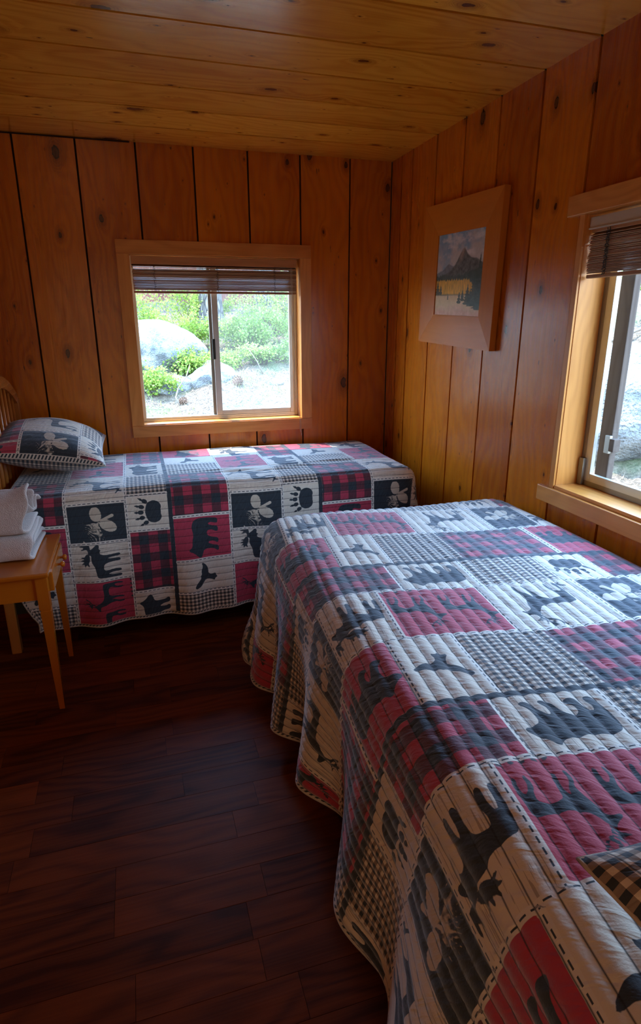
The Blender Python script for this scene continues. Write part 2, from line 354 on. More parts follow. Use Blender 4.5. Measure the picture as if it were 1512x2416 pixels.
def blind_right():
    r = empty('wooden_blind', (.03, -2.39, 1.83), label='brown wooden slat blind with pale head rail hanging at the top of the right window', cat='window blind', group='wooden slat blinds')
    def P(mb, nm, m):
        o = mb.build(nm, m, r); o.matrix_parent_inverse = Matrix.Translation(-Vector(r.location)); return o
    y1, y0 = -1.778, -3.01
    mb = MB(); mb.box((.008, y0, 1.808), (.014, y1, 1.846), bev=.002); mb.box((.004, y0, 1.806), (.016, y1, 1.811), bev=.001); P(mb, 'valance', M['valance'])
    mb = MB(); mb.cur = .3; mb.box((.016, y0+.004, 1.795), (.055, y1-.006, 1.838), bev=.002); P(mb, 'head_rail', M['rail_y'])
    n = 26
    for i in range(n):
        tilt = math.radians(random.uniform(-34, -24)); zz = 1.790-i*.0050
        mb = MB(); mb.cur = random.random()
        Mx = Matrix.Translation((.026, 0, zz)) @ Euler((random.uniform(-.0008, .0008), tilt, 0)).to_matrix().to_4x4(); dy = random.uniform(-.003, .003)
        mb.box((-.0125, y0+.004, -.0012), (.0125, y1-.001+dy, .0012), Mx); P(mb, 'slat', M['blind_y'])
    mb = MB(); mb.cur = .8; mb.box((.014, y0+.004, 1.6435), (.038, y1-.004, 1.656), bev=.003); P(mb, 'bottom_rail', M['blind_y'])
    for y in (-1.872, -2.4, -2.9):
        mb = MB()
        for s in (-.005, .004): mb.tube([(.0105+.0025*math.sin(j*2.9+s*300), y+s+.004*math.sin(j*1.9+s*400), 1.803-j*.0058) for j in range(27)], .0012, 5)
        for j in range(24): mb.tube([(.0120, y-.008, 1.795-j*.006), (.006, y+.004*math.sin(j*2.), 1.790-j*.006), (.0120, y+.008, 1.794-j*.006)], .0011, 4)
        P(mb, 'ladder_cord', M['iron'])
blind_back(); blind_right()
# ------------------------------------------------------------------ quilt print
PE, PD = .985, .75
def wrap(x, c, P): return (x-c+P/2) % P-P/2
RECT = {'sred': [(.37, .68, 0, .265), (.10, .325, .475, .75)],
        'sdk': [(0, .19, 0, .265), (-1, 2, .455, .475)],
        'splaid': [(.15, .46, .265, .455), (.735, 1.085, .475, .75)],
        'sging': [(.70, .965, .265, .455), (.49, .735, .475, .75)],
        'sstripe': [(.19, .37, 0, .265), (.68, .985, 0, .265), (.46, .70, .265, .455)]}
STRIP = [('d', 0, 0, .265), ('d', .19, 0, .265), ('d', .37, 0, .265), ('d', .68, 0, .265), ('d', .965, .265, .455), ('d', .15, .265, .455), ('d', .46, .265, .455),
         ('d', .70, .265, .455), ('d', .10, .475, .75), ('d', .325, .475, .75), ('d', .49, .475, .75), ('e', 0, None, None), ('e', .265, None, None)]
def smoothp(P, it=2):
    P = np.array(P, float)
    for _ in range(it):
        Q = np.roll(P, -1, 0); P = np.stack([P*.75+Q*.25, P*.25+Q*.75], 1).reshape(-1, 2)
    return P
def sd_poly(u, v, P):
    d = np.full(u.shape, 1e9); ins = np.zeros(u.shape, bool); Q = np.roll(P, -1, 0)
    for (x0, y0), (x1, y1) in zip(P, Q):
        ex, ey = x1-x0, y1-y0; t = np.clip(((u-x0)*ex+(v-y0)*ey)/(ex*ex+ey*ey+1e-12), 0, 1)
        d = np.minimum(d, (u-x0-ex*t)**2+(v-y0-ey*t)**2)
        c = ((y0 > v) != (y1 > v)); xx = x0+(v-y0)*ex/(ey if abs(ey) > 1e-9 else 1e-9); ins ^= c & (u < xx)
    return np.sqrt(d)*np.where(ins, -1, 1)
def sd_cap(u, v, a, b, r, r2=None):
    ex, ey = b[0]-a[0], b[1]-a[1]; t = np.clip(((u-a[0])*ex+(v-a[1])*ey)/(ex*ex+ey*ey+1e-12), 0, 1)
    rr = r if r2 is None else r+(r2-r)*t
    return np.hypot(u-a[0]-ex*t, v-a[1]-ey*t)-rr
def sd_ell(u, v, c, a, b, ang=0):
    ca, sa = math.cos(ang), math.sin(ang); x = (u-c[0])*ca+(v-c[1])*sa; y = -(u-c[0])*sa+(v-c[1])*ca
    return (np.hypot(x/a, y/b)-1)*min(a, b)
BEAR = smoothp([(-.98,-.02),(-.96,.3),(-.8,.5),(-.5,.56),(-.15,.48),(.1,.55),(.38,.56),(.52,.62),(.58,.74),(.68,.72),(.72,.6),(.86,.42),(1.04,.28),(1.04,.14),(.84,.08),(.66,.02),(.62,-.22),(.66,-.5),(.78,-.62),(.76,-.72),(.5,-.72),(.46,-.45),(.34,-.2),(.26,-.25),(.26,-.5),(.36,-.62),(.34,-.72),(.1,-.72),(.04,-.4),(-.05,-.18),(-.3,-.16),(-.36,-.4),(-.22,-.6),(-.24,-.72),(-.5,-.72),(-.54,-.45),(-.64,-.2),(-.74,-.35),(-.66,-.6),(-.68,-.72),(-.92,-.72),(-.96,-.4)])
MOOSE = smoothp([(-.84,.1),(-.8,.3),(-.5,.34),(-.2,.38),(.05,.52),(.28,.52),(.42,.5),(.5,.62),(.66,.66),(.72,.54),(.86,.34),(.98,.22),(.95,.08),(.82,.08),(.72,.14),(.68,-.02),(.62,.06),(.5,.1),(.42,-.02),(.38,-.25),(.40,-.6),(.44,-.95),(.28,-.95),(.26,-.6),(.20,-.2),(.14,-.5),(.16,-.95),(.0,-.95),(.0,-.5),(-.08,-.08),(-.42,-.04),(-.46,-.25),(-.40,-.5),(-.42,-.95),(-.58,-.95),(-.56,-.5),(-.66,-.2),(-.72,-.5),(-.70,-.95),(-.86,-.95),(-.86,-.45)])
ELKB = smoothp([(-.9,.12),(-.82,.26),(-.5,.26),(-.1,.22),(.2,.3),(.36,.5),(.46,.72),(.58,.76),(.74,.66),(.9,.56),(.88,.48),(.68,.5),(.58,.42),(.54,.15),(.42,-.1),(.36,-.4),(.5,-.62),(.46,-.95),(.36,-.95),(.38,-.62),(.22,-.38),(.18,-.12),(.12,-.45),(.2,-.95),(.1,-.95),(.0,-.45),(-.04,-.06),(-.45,-.04),(-.62,-.14),(-.58,-.36),(-.46,-.6),(-.5,-.95),(-.6,-.95),(-.58,-.6),(-.76,-.34),(-.8,-.55),(-.74,-.95),(-.84,-.95),(-.92,-.5),(-.88,-.2)])
EAGLE = smoothp([(-.95,.75),(-.78,.85),(-.45,.6),(-.15,.35),(.0,.42),(.1,.3),(.3,.35),(.65,.2),(.98,.28),(.85,.02),(.6,-.12),(.35,-.18),(.15,-.15),(.0,-.35),(.1,-.75),(-.1,-.65),(-.2,-.85),(-.32,-.6),(-.5,-.62),(-.3,-.25),(-.28,.05),(-.5,.2),(-.78,.42)], 1)
def motif(kind, u, v):
    if kind == 'bear': return sd_poly(u, v, BEAR)
    if kind == 'eagle': return sd_poly(u, v, EAGLE)
    if kind == 'moose':
        d = sd_poly(u, v, MOOSE)
        for c, a, b, an in (((.22, .74), .30, .15, -.25), ((.92, .70), .24, .13, .5)): d = np.minimum(d, sd_ell(u, v, c, a, b, an))
        for a, b in (((.0,.8),(-.14,.86)),((.08,.82),(-.02,1.0)),((.2,.82),(.16,1.04)),((.32,.8),(.34,1.0)),((.0,.72),(-.14,.66)),((.82,.76),(.74,.98)),((.94,.8),(.92,1.04)),((1.04,.8),(1.1,.98)),((1.08,.72),(1.2,.8))): d = np.minimum(d, sd_cap(u, v, a, b, .055, .03))
        return np.minimum(d, sd_cap(u, v, (.5, .58), (.8, .62), .06))
    if kind == 'elk':
        d = sd_poly(u, v, ELKB)
        for s in (0, .14):
            L = [(.5+s*.6, .74), (.4+s, .95), (.2+s*1.6, 1.08), (.05+s*2, 1.28)]
            for a, b in zip(L, L[1:]): d = np.minimum(d, sd_cap(u, v, a, b, .035, .03))
            for a, b in (((.42+s,.92),(.62+s,1.05)),((.28+s*1.4,1.04),(.38+s*1.4,1.26)),((.14+s*1.8,1.14),(.2+s*1.8,1.4))): d = np.minimum(d, sd_cap(u, v, a, b, .032, .02))
        return d
    if kind == 'paw':
        d = sd_ell(u, v, (0, -.30), .66, .46)
        d = np.minimum(d, sd_ell(u, v, (.30, -.34), .38, .44)); d = np.minimum(d, sd_ell(u, v, (-.30, -.34), .38, .44))
        for x, y, a in ((-.66, .16, .5), (-.34, .36, .22), (0, .42, 0), (.34, .36, -.22), (.66, .16, -.5)):
            d = np.minimum(d, sd_ell(u, v, (x, y), .13, .17, a)); dx, dy = math.sin(-a), math.cos(a)
            d = np.minimum(d, sd_cap(u, v, (x+dx*.24, y+dy*.24), (x+dx*.46, y+dy*.46), .075, .004))
        return d
    if kind == 'pine':
        d = None
        for c, a, b, an in (((.40, .07), .36, .25, .15), ((-.16, -.42), .40, .26, 1.05)):
            ca, sa = math.cos(an), math.sin(an); x = (u-c[0])*ca+(v-c[1])*sa; y = -(u-c[0])*sa+(v-c[1])*ca
            q = (np.hypot(x/a, y/b)-1)*b+.020*np.abs(np.sin(np.arctan2(y/b, x/a)*13)); d = q if d is None else np.minimum(d, q)
        d = np.minimum(d, sd_cap(u, v, (.10, -.12), (.30, -.62), .045, .07))
        for k in range(17):
            a = math.radians(78+k*8.); d = np.minimum(d, sd_cap(u, v, (-.02, .02), (-.12+math.cos(a)*.80, .02+math.sin(a)*.62), .013, .006))
        d = np.minimum(d, sd_cap(u, v, (.02, -.05), (-.45, .42), .026, .012))
        return d
    if kind == 'minipaw':
        d = sd_ell(u, v, (0, -.2), .7, .5)
        for x in (-.6, -.2, .2, .6): d = np.minimum(d, sd_cap(u, v, (x, .45), (x*1.1, .8), .13, .05))
        return d
MOT = [('pine', .095, .135, .105, 1), ('moose', .283, .135, .088, 1), ('elk', .455, .145, .078, -1), ('elk', .605, .145, .078, -1), ('elk', .83, .150, .105, 1),
       ('paw', .062, .362, .078, 1), ('bear', .585, .358, .100, 1), ('bear', .212, .612, .100, -1), ('eagle', .41, .612, .070, 1), ('eagle', .928, .238, .022, 1)]
MOT += [('minipaw', .385+.022*k, .2535, .0085, 1) for k in range(5)]
def quilt_attrs(e, d):
    e = np.asarray(e, float).ravel(); d = np.asarray(d, float).ravel(); A = {}
    for k, L in RECT.items():
        s = np.full(e.shape, 1.)
        for (e0, e1, d0, d1) in L:
            ee = wrap(e, (e0+e1)/2, PE); dd = wrap(d, (d0+d1)/2, PD); s = np.minimum(s, np.maximum(np.abs(ee)-(e1-e0)/2, np.abs(dd)-(d1-d0)/2))
        A[k] = np.clip(s, -.03, .03)
    mo = np.full(e.shape, .03)
    for kind, ce, c_d, s, fl in MOT:
        ee = wrap(e, ce, PE); dd = wrap(d, c_d, PD); q = np.nonzero((np.abs(ee) < s*1.35) & (np.abs(dd) < s*1.5))[0]
        if len(q): mo[q] = np.minimum(mo[q], motif(kind, -ee[q]/s*fl, -dd[q]/s)*s)
    A['smotif'] = np.clip(mo, -.03, .03)
    best = np.full(e.shape, 9.); la = np.full(e.shape, .03); lb = np.zeros(e.shape)
    for t, c, r0, r1 in STRIP:
        if t == 'd': n = wrap(e, c, PE); z = wrap(d, (r0+r1)/2, PD); o = np.maximum(np.abs(z)-(r1-r0)/2, 0); al = d
        else: n = wrap(d, c, PD); o = 0*n; al = e
        q = np.abs(n)+o*3; w_ = q < best; best[w_] = q[w_]; la[w_] = np.where(o[w_] > .003, .03, np.clip(n[w_], -.03, .03)); lb[w_] = al[w_]
    A['la'] = la; A['lb'] = lb; A['lw'] = np.clip(np.abs(best), 0, .03)
    return A
def quilt_material():
    g = G('quilt_print'); uv = g.n('ShaderNodeUVMap'); uv.uv_map = 'quilt'; sp = g.n('ShaderNodeSeparateXYZ'); g.l(uv.outputs[0], sp.inputs[0]); e, d = sp.outputs[0], sp.outputs[1]
    A = lambda n: g.attr(n).outputs['Fac']
    th = lambda s, w=.0011, o=0.: g.m('SUBTRACT', .5+o/w, g.m('DIVIDE', s, w), clamp=True)
    wob = g.m('MULTIPLY', g.m('SUBTRACT', g.noise(uv.outputs[0], 90, 2), .5), .0022)
    sq = lambda x, per, duty: g.m('LESS_THAN', g.m('FRACT', g.m('DIVIDE', x, per)), duty)
    CR = (.78, .69, .57); DK = (.032, .040, .048); RD = (.48, .045, .080)
    mott = g.noise(uv.outputs[0], 14, 3)
    col = g.mix(g.m('MULTIPLY', mott, .35), CR, (.62, .50, .37))
    # faint printed pinstripes on the animal panels
    ln = g.m('MULTIPLY', g.m('GREATER_THAN', g.noise(g.vec(g.m('MULTIPLY', e, 260.), g.m('MULTIPLY', d, 9.), 0.), 1, 2), .60), .55)
    col = g.mix(g.m('MULTIPLY', th(A('sstripe')), ln), col, (.20, .13, .09))
    col = g.mix(th(g.m('ADD', A('sred'), wob)), col, RD)
    col = g.mix(th(g.m('ADD', A('sdk'), wob)), col, DK)
    # buffalo plaid
    a = sq(e, .088, .5); b = sq(d, .088, .5)
    tw = g.m('GREATER_THAN', g.m('SINE', g.m('MULTIPLY', g.m('ADD', e, d), 2400.)), -.1)
    mid = g.mix(tw, (.20, .030, .042), (.050, .032, .040))
    pl = g.mix(g.m('MULTIPLY', a, b), g.mix(g.m('ADD', g.m('SUBTRACT', a, g.m('MULTIPLY', a, b)), g.m('SUBTRACT', b, g.m('MULTIPLY', a, b)), clamp=True), RD, mid), DK)
    col = g.mix(th(A('splaid')), col, pl)
    a = sq(e, .019, .52); b = sq(d, .019, .52); ab = g.m('MULTIPLY', a, b)
    gi = g.mix(ab, g.mix(g.m('SUBTRACT', g.m('ADD', a, b), g.m('MULTIPLY', ab, 2.), clamp=True), CR, (.30, .23, .175)), DK)
    col = g.mix(th(A('sging')), col, gi)
    pine = th(A('sdk'))
    col = g.mix(th(g.m('ADD', A('smotif'), wob), .0012), col, g.mix(pine, DK, (.62, .52, .40)))
    la = g.m('ABSOLUTE', A('la')); lb = A('lb')
    wm = th(A('lw'), .001, .0075)
    col = g.mix(wm, col, (.78, .71, .62))
    col = g.mix(g.m('MULTIPLY', wm, g.m('MULTIPLY', th(la, .0008, .0016), sq(lb, .021, .62))), col, DK)
    hem = A('shem'); al2 = g.m('ADD', e, d)
    col = g.mix(th(hem, .001, .016), col, g.mix(g.m('MULTIPLY', sq(al2, .0155, .5), g.m('LESS_THAN', g.m('ABSOLUTE', g.m('SUBTRACT', hem, .010)), .0035)), (.62, .54, .45), DK))
    # stitched channels
    f = g.m('ABSOLUTE', g.m('SUBTRACT', g.m('FRACT', g.m('DIVIDE', e, .036)), .5))
    st = g.m('MULTIPLY', g.m('SUBTRACT', 1., g.m('DIVIDE', f, .060), clamp=True), .95)
    col = g.mix(st, col, (.016, .014, .014))
    pk = g.noise(g.vec(g.m('MULTIPLY', e, 24.), g.m('MULTIPLY', g.m('ADD', d, g.m('MULTIPLY', e, .5)), 50.), 0.), 1, 2, .45, .6)
    fine = g.noise(uv.outputs[0], 260, 2)
    puff = g.m('POWER', g.m('MULTIPLY', f, 2., clamp=True), .5)
    edge = g.m('MULTIPLY', g.m('SUBTRACT', 1., puff), 1.)
    h = g.m('ADD', g.m('MULTIPLY', puff, .55), g.m('ADD', g.m('MULTIPLY', pk, g.m('ADD', .62, g.m('MULTIPLY', edge, .9))), g.m('MULTIPLY', fine, .10)))
    g.bump(h, .85, .0055)
    g.p(Base_Color=col, Roughness=.85, Sheen_Weight=.55, Sheen_Roughness=.5, Sheen_Tint=(.8, .88, 1.))
    g.b.inputs['Specular IOR Level'].default_value = .25
    return g.mat
M['quilt'] = quilt_material()
def grid_mesh(name, P, e, d, shem, parent=None, closed=False):
    nu, nv = P.shape[:2]
    i = np.arange(nu-1)[:, None]*nv+np.arange(nv-1)[None]; F = np.stack([i, i+nv, i+nv+1, i+1], -1).reshape(-1, 4)
    me = bpy.data.meshes.new(name); me.vertices.add(nu*nv); me.vertices.foreach_set('co', P.reshape(-1, 3).astype(np.float32).ravel())
    me.loops.add(F.size); me.loops.foreach_set('vertex_index', F.ravel().astype(np.int32)); me.polygons.add(len(F)); me.polygons.foreach_set('loop_start', (np.arange(len(F))*4).astype(np.int32))
    me.update(calc_edges=True)
    if e is not None:
        uv = me.uv_layers.new(name='quilt'); ev, dv = np.asarray(e).ravel(), np.asarray(d).ravel(); uv.data.foreach_set('uv', np.stack([ev[F.ravel()], dv[F.ravel()]], -1).astype(np.float32).ravel())
        A = quilt_attrs(ev, dv); A['shem'] = np.asarray(shem, float).ravel()
        for k, v in A.items(): me.attributes.new(k, 'FLOAT', 'POINT').data.foreach_set('value', v.astype(np.float32))
    me.polygons.foreach_set('use_smooth', [True]*len(F))
    return me
def normals(P):
    a = np.gradient(P, axis=0); b = np.gradient(P, axis=1); n = np.cross(a, b); return n/(np.linalg.norm(n, axis=-1, keepdims=True)+1e-9)
def wob2(X, Y, k=0):
    return (np.sin(X*7.1+Y*3.3+k)+np.sin(X*-4.3+Y*9.7+1.3+k)+np.sin(X*13.+Y*5.+2.1*k)*.6+np.sin(X*3.+Y*17.+.7)*.6)/3.2
def drape(X, Y, a, b, cx, cy, sa, sb, top, R, flare, folds, n=8, fl=1.):
    """sheet lying at height top, hanging over two edges: a, b = distance past each edge; cx, cy = nearest point still on top"""
    a = np.maximum(a, 0); b = np.maximum(b, 0); r = (a**n+b**n)**(1/n); th = np.arctan2(b, a+1e-9)
    ux, uy = np.cos(th), np.sin(th); arc = math.pi*R/2; q = np.clip(r/R, 0, math.pi/2)
    out = R*np.sin(q); drop = R*(1-np.cos(q)); t = np.maximum(r-arc, 0)
    both = np.sin(2*th)
    w_ = folds*np.clip(t/.5, 0, 1.3)**1.3
    out = out+w_+flare*both*t*np.where(th > 0, 1, 0); drop = drop+t*(1-.04*both)
    out = out+.02*fl*np.clip(t/.5, 0, 1)
    return cx+sa[0]*ux*out+sb[0]*uy*out, cy+sa[1]*ux*out+sb[1]*uy*out, top-drop
def puff(P, e, amt=.0035, sign=1):
    n = normals(P)*sign; f = np.abs(np.sin(np.pi*(e/.036+.5)))**.6
    return P+n*(f*amt)[..., None]
def finish_quilt(me, name, **k):
    o = link(name, me, M['quilt']); s = o.modifiers.new('thickness', 'SOLIDIFY'); s.thickness = .007; s.offset = 1 if k.pop('flip', False) else -1
    return tag(o, **k)
# near bed -------------------------------------------------------------
TOPN, XF, YFN = .745, -1.065, -1.54
X = np.arange(-.035, XF-.72, -.005); Y = np.arange(-3.66, YFN+.70, .005)
XX, YY = np.meshgrid(X, Y, indexing='ij')
a = XF-XX; b = YY-YFN
folds = .040*np.sin((YY+1.62)*2*np.pi/.40+.6*np.sin(YY*3))*(1-np.clip(b/.1, 0, 1))+.018*np.sin(XX*14)*np.clip(b/.1, 0, 1)
folds += .030*np.exp(-((YY+1.66)/.07)**2)+.05*np.clip((-2.65-YY)/.3, 0, 1)
x, y, z = drape(XX, YY, a, b, np.maximum(XX, XF), np.minimum(YY, YFN), (-1, 0), (0, 1), TOPN+.006*wob2(XX, YY)+.010*np.exp(-((XX-XF-.12)/.2)**2), .095, .17, folds)
z = z-np.clip((XX+.14)/.11, 0, 1)**2*.035
z = z+.085*np.exp(-((YY+2.38)/.33)**2)*np.clip(a/.69, 0, 1)**2
z = np.maximum(z, .035+.012*np.sin(XX*20+YY*17))
P = np.stack([x, y, z], -1); e = (XX+.38)-.10*(YY+2.35); d = (YY+2.62)+.12*(XX+.38); d = np.where(d < 0, d*1.075, d)
P = puff(P, e, .0055, 1 if normals(P)[5, 5, 2] > 0 else -1)
hem = np.minimum(XX-XX.min(), np.minimum(YY.max()-YY, XX.max()-XX+.004))
up = normals(P)[20, 20, 2] > 0
me = grid_mesh('quilt', P, e, d, hem)
finish_quilt(me, 'quilt', flip=not up, label='patchwork lodge quilt with bears, moose and plaid on the near bed beside the right window', cat='quilt')
# far bed --------------------------------------------------------------
TOPF, YFF, XFF = .752, -.835, -.25
X = np.arange(-2.19, XFF+.60, .005); Y = np.arange(-.012, YFF-.70, -.005)
XX, YY = np.meshgrid(X, Y, indexing='ij'); a = YFF-YY; b = XX-XFF
folds = .016*np.sin(XX*2*np.pi/.47+1.)+.010*np.sin(XX*2*np.pi/.21)
wr = .012*np.exp(-((YY+.62+.06*np.sin(XX*5))/.035)**2)*np.exp(-((XX+.95)/.45)**2)-.010*np.exp(-((YY+.68+.05*np.sin(XX*4+1))/.025)**2)*np.exp(-((XX+.8)/.35)**2)
x, y, z = drape(XX, YY, a, b, np.minimum(XX, XFF), np.maximum(YY, YFF), (0, -1), (1, 0), TOPF+.006*wob2(XX, YY, 2)+wr, .075, .10, folds*np.where(b > 0, .4, 1), fl=1.2)
x = np.minimum(x, -.03); rc = np.clip((-1.98-XX)/.21, 0, 1)*np.clip((a-.45)/.2, 0, 1); x = x+.07*rc**2
z = np.maximum(z-.03*np.clip((YY+.10)/.1, 0, 1)**2, .04)
P = np.stack([x, y, z], -1); e = -YY-.012-.915; d = XX+1.195
up = normals(P)[20, 20, 2] > 0; P = puff(P, e, .003, 1 if up else -1)
hem = np.minimum(YY-YY.min(), np.minimum(XX.max()-XX, XX-XX.min()))
me = grid_mesh('quilt', P, e, d, hem)
finish_quilt(me, 'quilt', flip=not up, label='patchwork lodge quilt on the far bed under the small window at the back wall', cat='quilt')
# pillows ---------------------------------------------------------------
def pillow(label, loc, rot, hx, hy, T, fe, fd, gb=0):
    n = 90; u = np.linspace(-1, 1, n); U, V = np.meshgrid(u, u, indexing='ij')
    def side(s):
        prof = np.clip((1-U**2), 0, 1)**.55*np.clip((1-V**2), 0, 1)**.55
        r = 1-.09*(1-np.abs(U)**3)*np.abs(V)**4-.09*(1-np.abs(V)**3)*np.abs(U)**4
        return np.stack([hx*U*(1-.07*(1-V**2)*np.abs(U)**3), hy*V*(1-.07*(1-U**2)*np.abs(V)**3), s*T*prof*(1+.05*wob2(U*.5, V*.5))*(1. if s > 0 else .8)+.0015*s], -1)
    Pt, Pb = side(1), side(-1)[::-1]
    Pt = puff(Pt, hy*V, .002)
    P = np.concatenate([Pt, Pb], 0); UU = np.concatenate([U, U[::-1]], 0); VV = np.concatenate([V, V], 0)
    e, d = fe(hx*UU, hy*VV), fd(hx*UU, hy*VV)
    edge = np.minimum(hx*(1-np.abs(UU)), hy*(1-np.abs(VV)))
    me = grid_mesh('pillow', P, e, d, np.where(np.arange(2*n)[:, None] < n, edge*1.+(.03 if gb else .006), .05))
    gi = np.clip(np.where(np.arange(2*n)[:, None] < n, .012-edge if False else .03, -.03)*np.ones_like(edge), -.03, .03)
    bot = (np.arange(2*n)[:, None] >= n)*np.ones_like(edge) > .5
    for k, v in (('sging', -.03), ('smotif', .03), ('la', .03), ('lw', .03)):
        q = np.zeros(2*n*n, np.float32); me.attributes[k].data.foreach_get('value', q); q = q.reshape(2*n, n); q[bot] = v; me.attributes[k].data.foreach_set('value', q.ravel())
    if gb:
        q = np.zeros(2*n*n, np.float32); me.attributes['sging'].data.foreach_get('value', q); q = np.minimum(q, (edge-gb).ravel()); me.attributes['sging'].data.foreach_set('value', q.astype(np.float32))
        la_ = np.clip(edge-gb-.008, -.03, .03).ravel().astype(np.float32); k = np.abs(la_) < .012; q2 = {}
        for nm, v in (('la', la_), ('lw', np.abs(la_)), ('lb', (hx*UU+hy*VV).ravel().astype(np.float32))):
            w0 = np.zeros(2*n*n, np.float32); me.attributes[nm].data.foreach_get('value', w0); w0[k] = v[k]; me.attributes[nm].data.foreach_set('value', w0)
    bm = bmesh.new(); bm.from_mesh(me); bmesh.ops.recalc_face_normals(bm, faces=bm.faces[:]); bm.to_mesh(me); bm.free()
    o = link('pillow', me, M['quilt']); o.location = loc; o.rotation_euler = rot; tag(o, label, 'pillow')
    # stitched flange cord round the seam
    mb = MB(); pts = []
    for k in range(160):
        t = 4*k/160; s, f = int(t), t-int(t); U1, V1 = [(-1+2*f, -1), (1, -1+2*f), (1-2*f, 1), (-1, 1-2*f)][s]
        pts.append((hx*U1*(1-.07*(1-V1**2)*abs(U1)**3), hy*V1*(1-.07*(1-U1**2)*abs(V1)**3), .0))
    pts.append(pts[0]); mb.tube(pts, .0035, 6, cap=False); mb.build('piping', M['piping'], o, True)
    return o
M['piping'] = plain('quilt_piping', (.55, .48, .40), .9)
pillow('quilted pillow lying against the spindle headboard at the far bed, pine cone panel facing out', (-2.035, -.37, .885), (math.radians(3), math.radians(9), math.radians(2)), .27, .335, .125,
       lambda x, y: -y-.155, lambda x, y: x+.12)
pillow('quilted pillow with checked edge at the bottom right corner on the near bed', (-.735, -3.56, .85), (math.radians(3), math.radians(-1), math.radians(-1)), .385, .28, .135,
       lambda x, y: x+.12, lambda x, y: y-.06, .055)
# bed frames and mattresses ----------------------------------------------
M['tick'] = plain('mattress_ticking', (.30, .28, .27), .9)
M['box'] = plain('box_spring_cloth', (.06, .055, .05), .95)
def bed(label, loc, rz, L, W):
    r = empty('bed', loc, rz, label=label, cat='bed')     # local: head at x=0, foot at x=L, width -W/2..W/2
    def B(nm, m, f, par=r, sm=False):
        mb = MB(); mb.cur = random.random(); f(mb); return mb.build(nm, m, par, sm)
    B('mattress', M['tick'], lambda m: m.box((.04, -W/2, .49), (L, W/2, .722), bev=.05), sm=True)
    B('box_spring', M['box'], lambda m: m.box((.04, -W/2+.005, .27), (L-.01, W/2-.005, .485), bev=.02))
    B('side_rail', M['iron'], lambda m: (m.box((.02, -W/2, .235), (L-.05, -W/2+.035, .268)), m.box((.02, -W/2, .215), (L-.05, -W/2+.004, .268))))
    B('side_rail', M['iron'], lambda m: (m.box((.02, W/2-.035, .235), (L-.05, W/2, .268)), m.box((.02, W/2-.004, .215), (L-.05, W/2, .268))))
    for x in (.35, L-.3):
        for s in (-1, 1): B('leg', M['iron'], lambda m: m.tube([(x, s*(W/2-.12), 0), (x, s*(W/2-.12), .235)], .016, 10))
    hb = empty('headboard', (0, 0, 0)); hb.parent = r
    hw = W/2+.015
    for s in (-1, 1):
        p = B('post', M['hb'], lambda m: m.box((-.022, s*hw-.022, 0), (.022, s*hw+.022, 1.10), bev=.006), hb)
    n = 22; V = []; 
    def arc(k): t = -1+2*k/n; return t*hw, 1.085+.135*math.cos(t*math.pi/2)**.9
    mb = MB(); mb.cur = .4
    for k in range(n+1):
        yy, zz = arc(k)
        for dx, dz in ((-.016, -.032), (.016, -.032), (.018, .025), (.008, .034), (-.008, .034), (-.018, .025)): V.append((dx, yy, zz+dz))
    F = [(k*6+i, k*6+(i+1) % 6, (k+1)*6+(i+1) % 6, (k+1)*6+i) for k in range(n) for i in range(6)]+[tuple(range(6)), tuple(n*6+i for i in range(6))]
    mb.add(V, F); mb.build('top_rail', M['hb_y'], hb, False)
    B('lower_rail', M['hb_y'], lambda m: m.box((-.015, -hw, .60), (.015, hw, .68), bev=.004), hb)
    ns = 9
    for k in range(ns):
        yy = -hw+(k+1)*2*hw/(ns+1); t = yy/hw; zt = 1.06+.135*math.cos(t*math.pi/2)**.9
        B('spindle', M['hb'], lambda m: m.tube([(0, yy, .66), (0, yy, .8), (0, yy, zt)], [.009, .013, .009], 10), hb, True)
    br = B('bracket', M['iron'], lambda m: m.box((.02, -W/2-.008, .19), (.12, -W/2-.002, .31)))
    B('bolt', M['brass'], lambda m: m.lathe([(.001, 0), (.014, .001), (.014, .008), (.004, .013)], Matrix.Translation((.085, -W/2-.008, .275)) @ Euler((math.radians(90), 0, 0)).to_matrix().to_4x4(), 12), br)
    return r
M['hb'] = wood('headboard_wood', 2, (.50, .17, .03), (.32, .09, .012), knots=False, rough=.25, coat=.4, grain=.5)
M['hb_y'] = wood('headboard_wood_rail', 1, (.50, .17, .03), (.32, .09, .012), knots=False, rough=.25, coat=.4, grain=.5)
bed('twin bed with arched spindle headboard standing along the back wall', (-2.235, -.455, 0), 0, 2.02, .865)
bed('nearest bed along the right wall, its foot end toward the far bed', (-.60, -3.80, 0), math.radians(90), 2.30, 1.02)
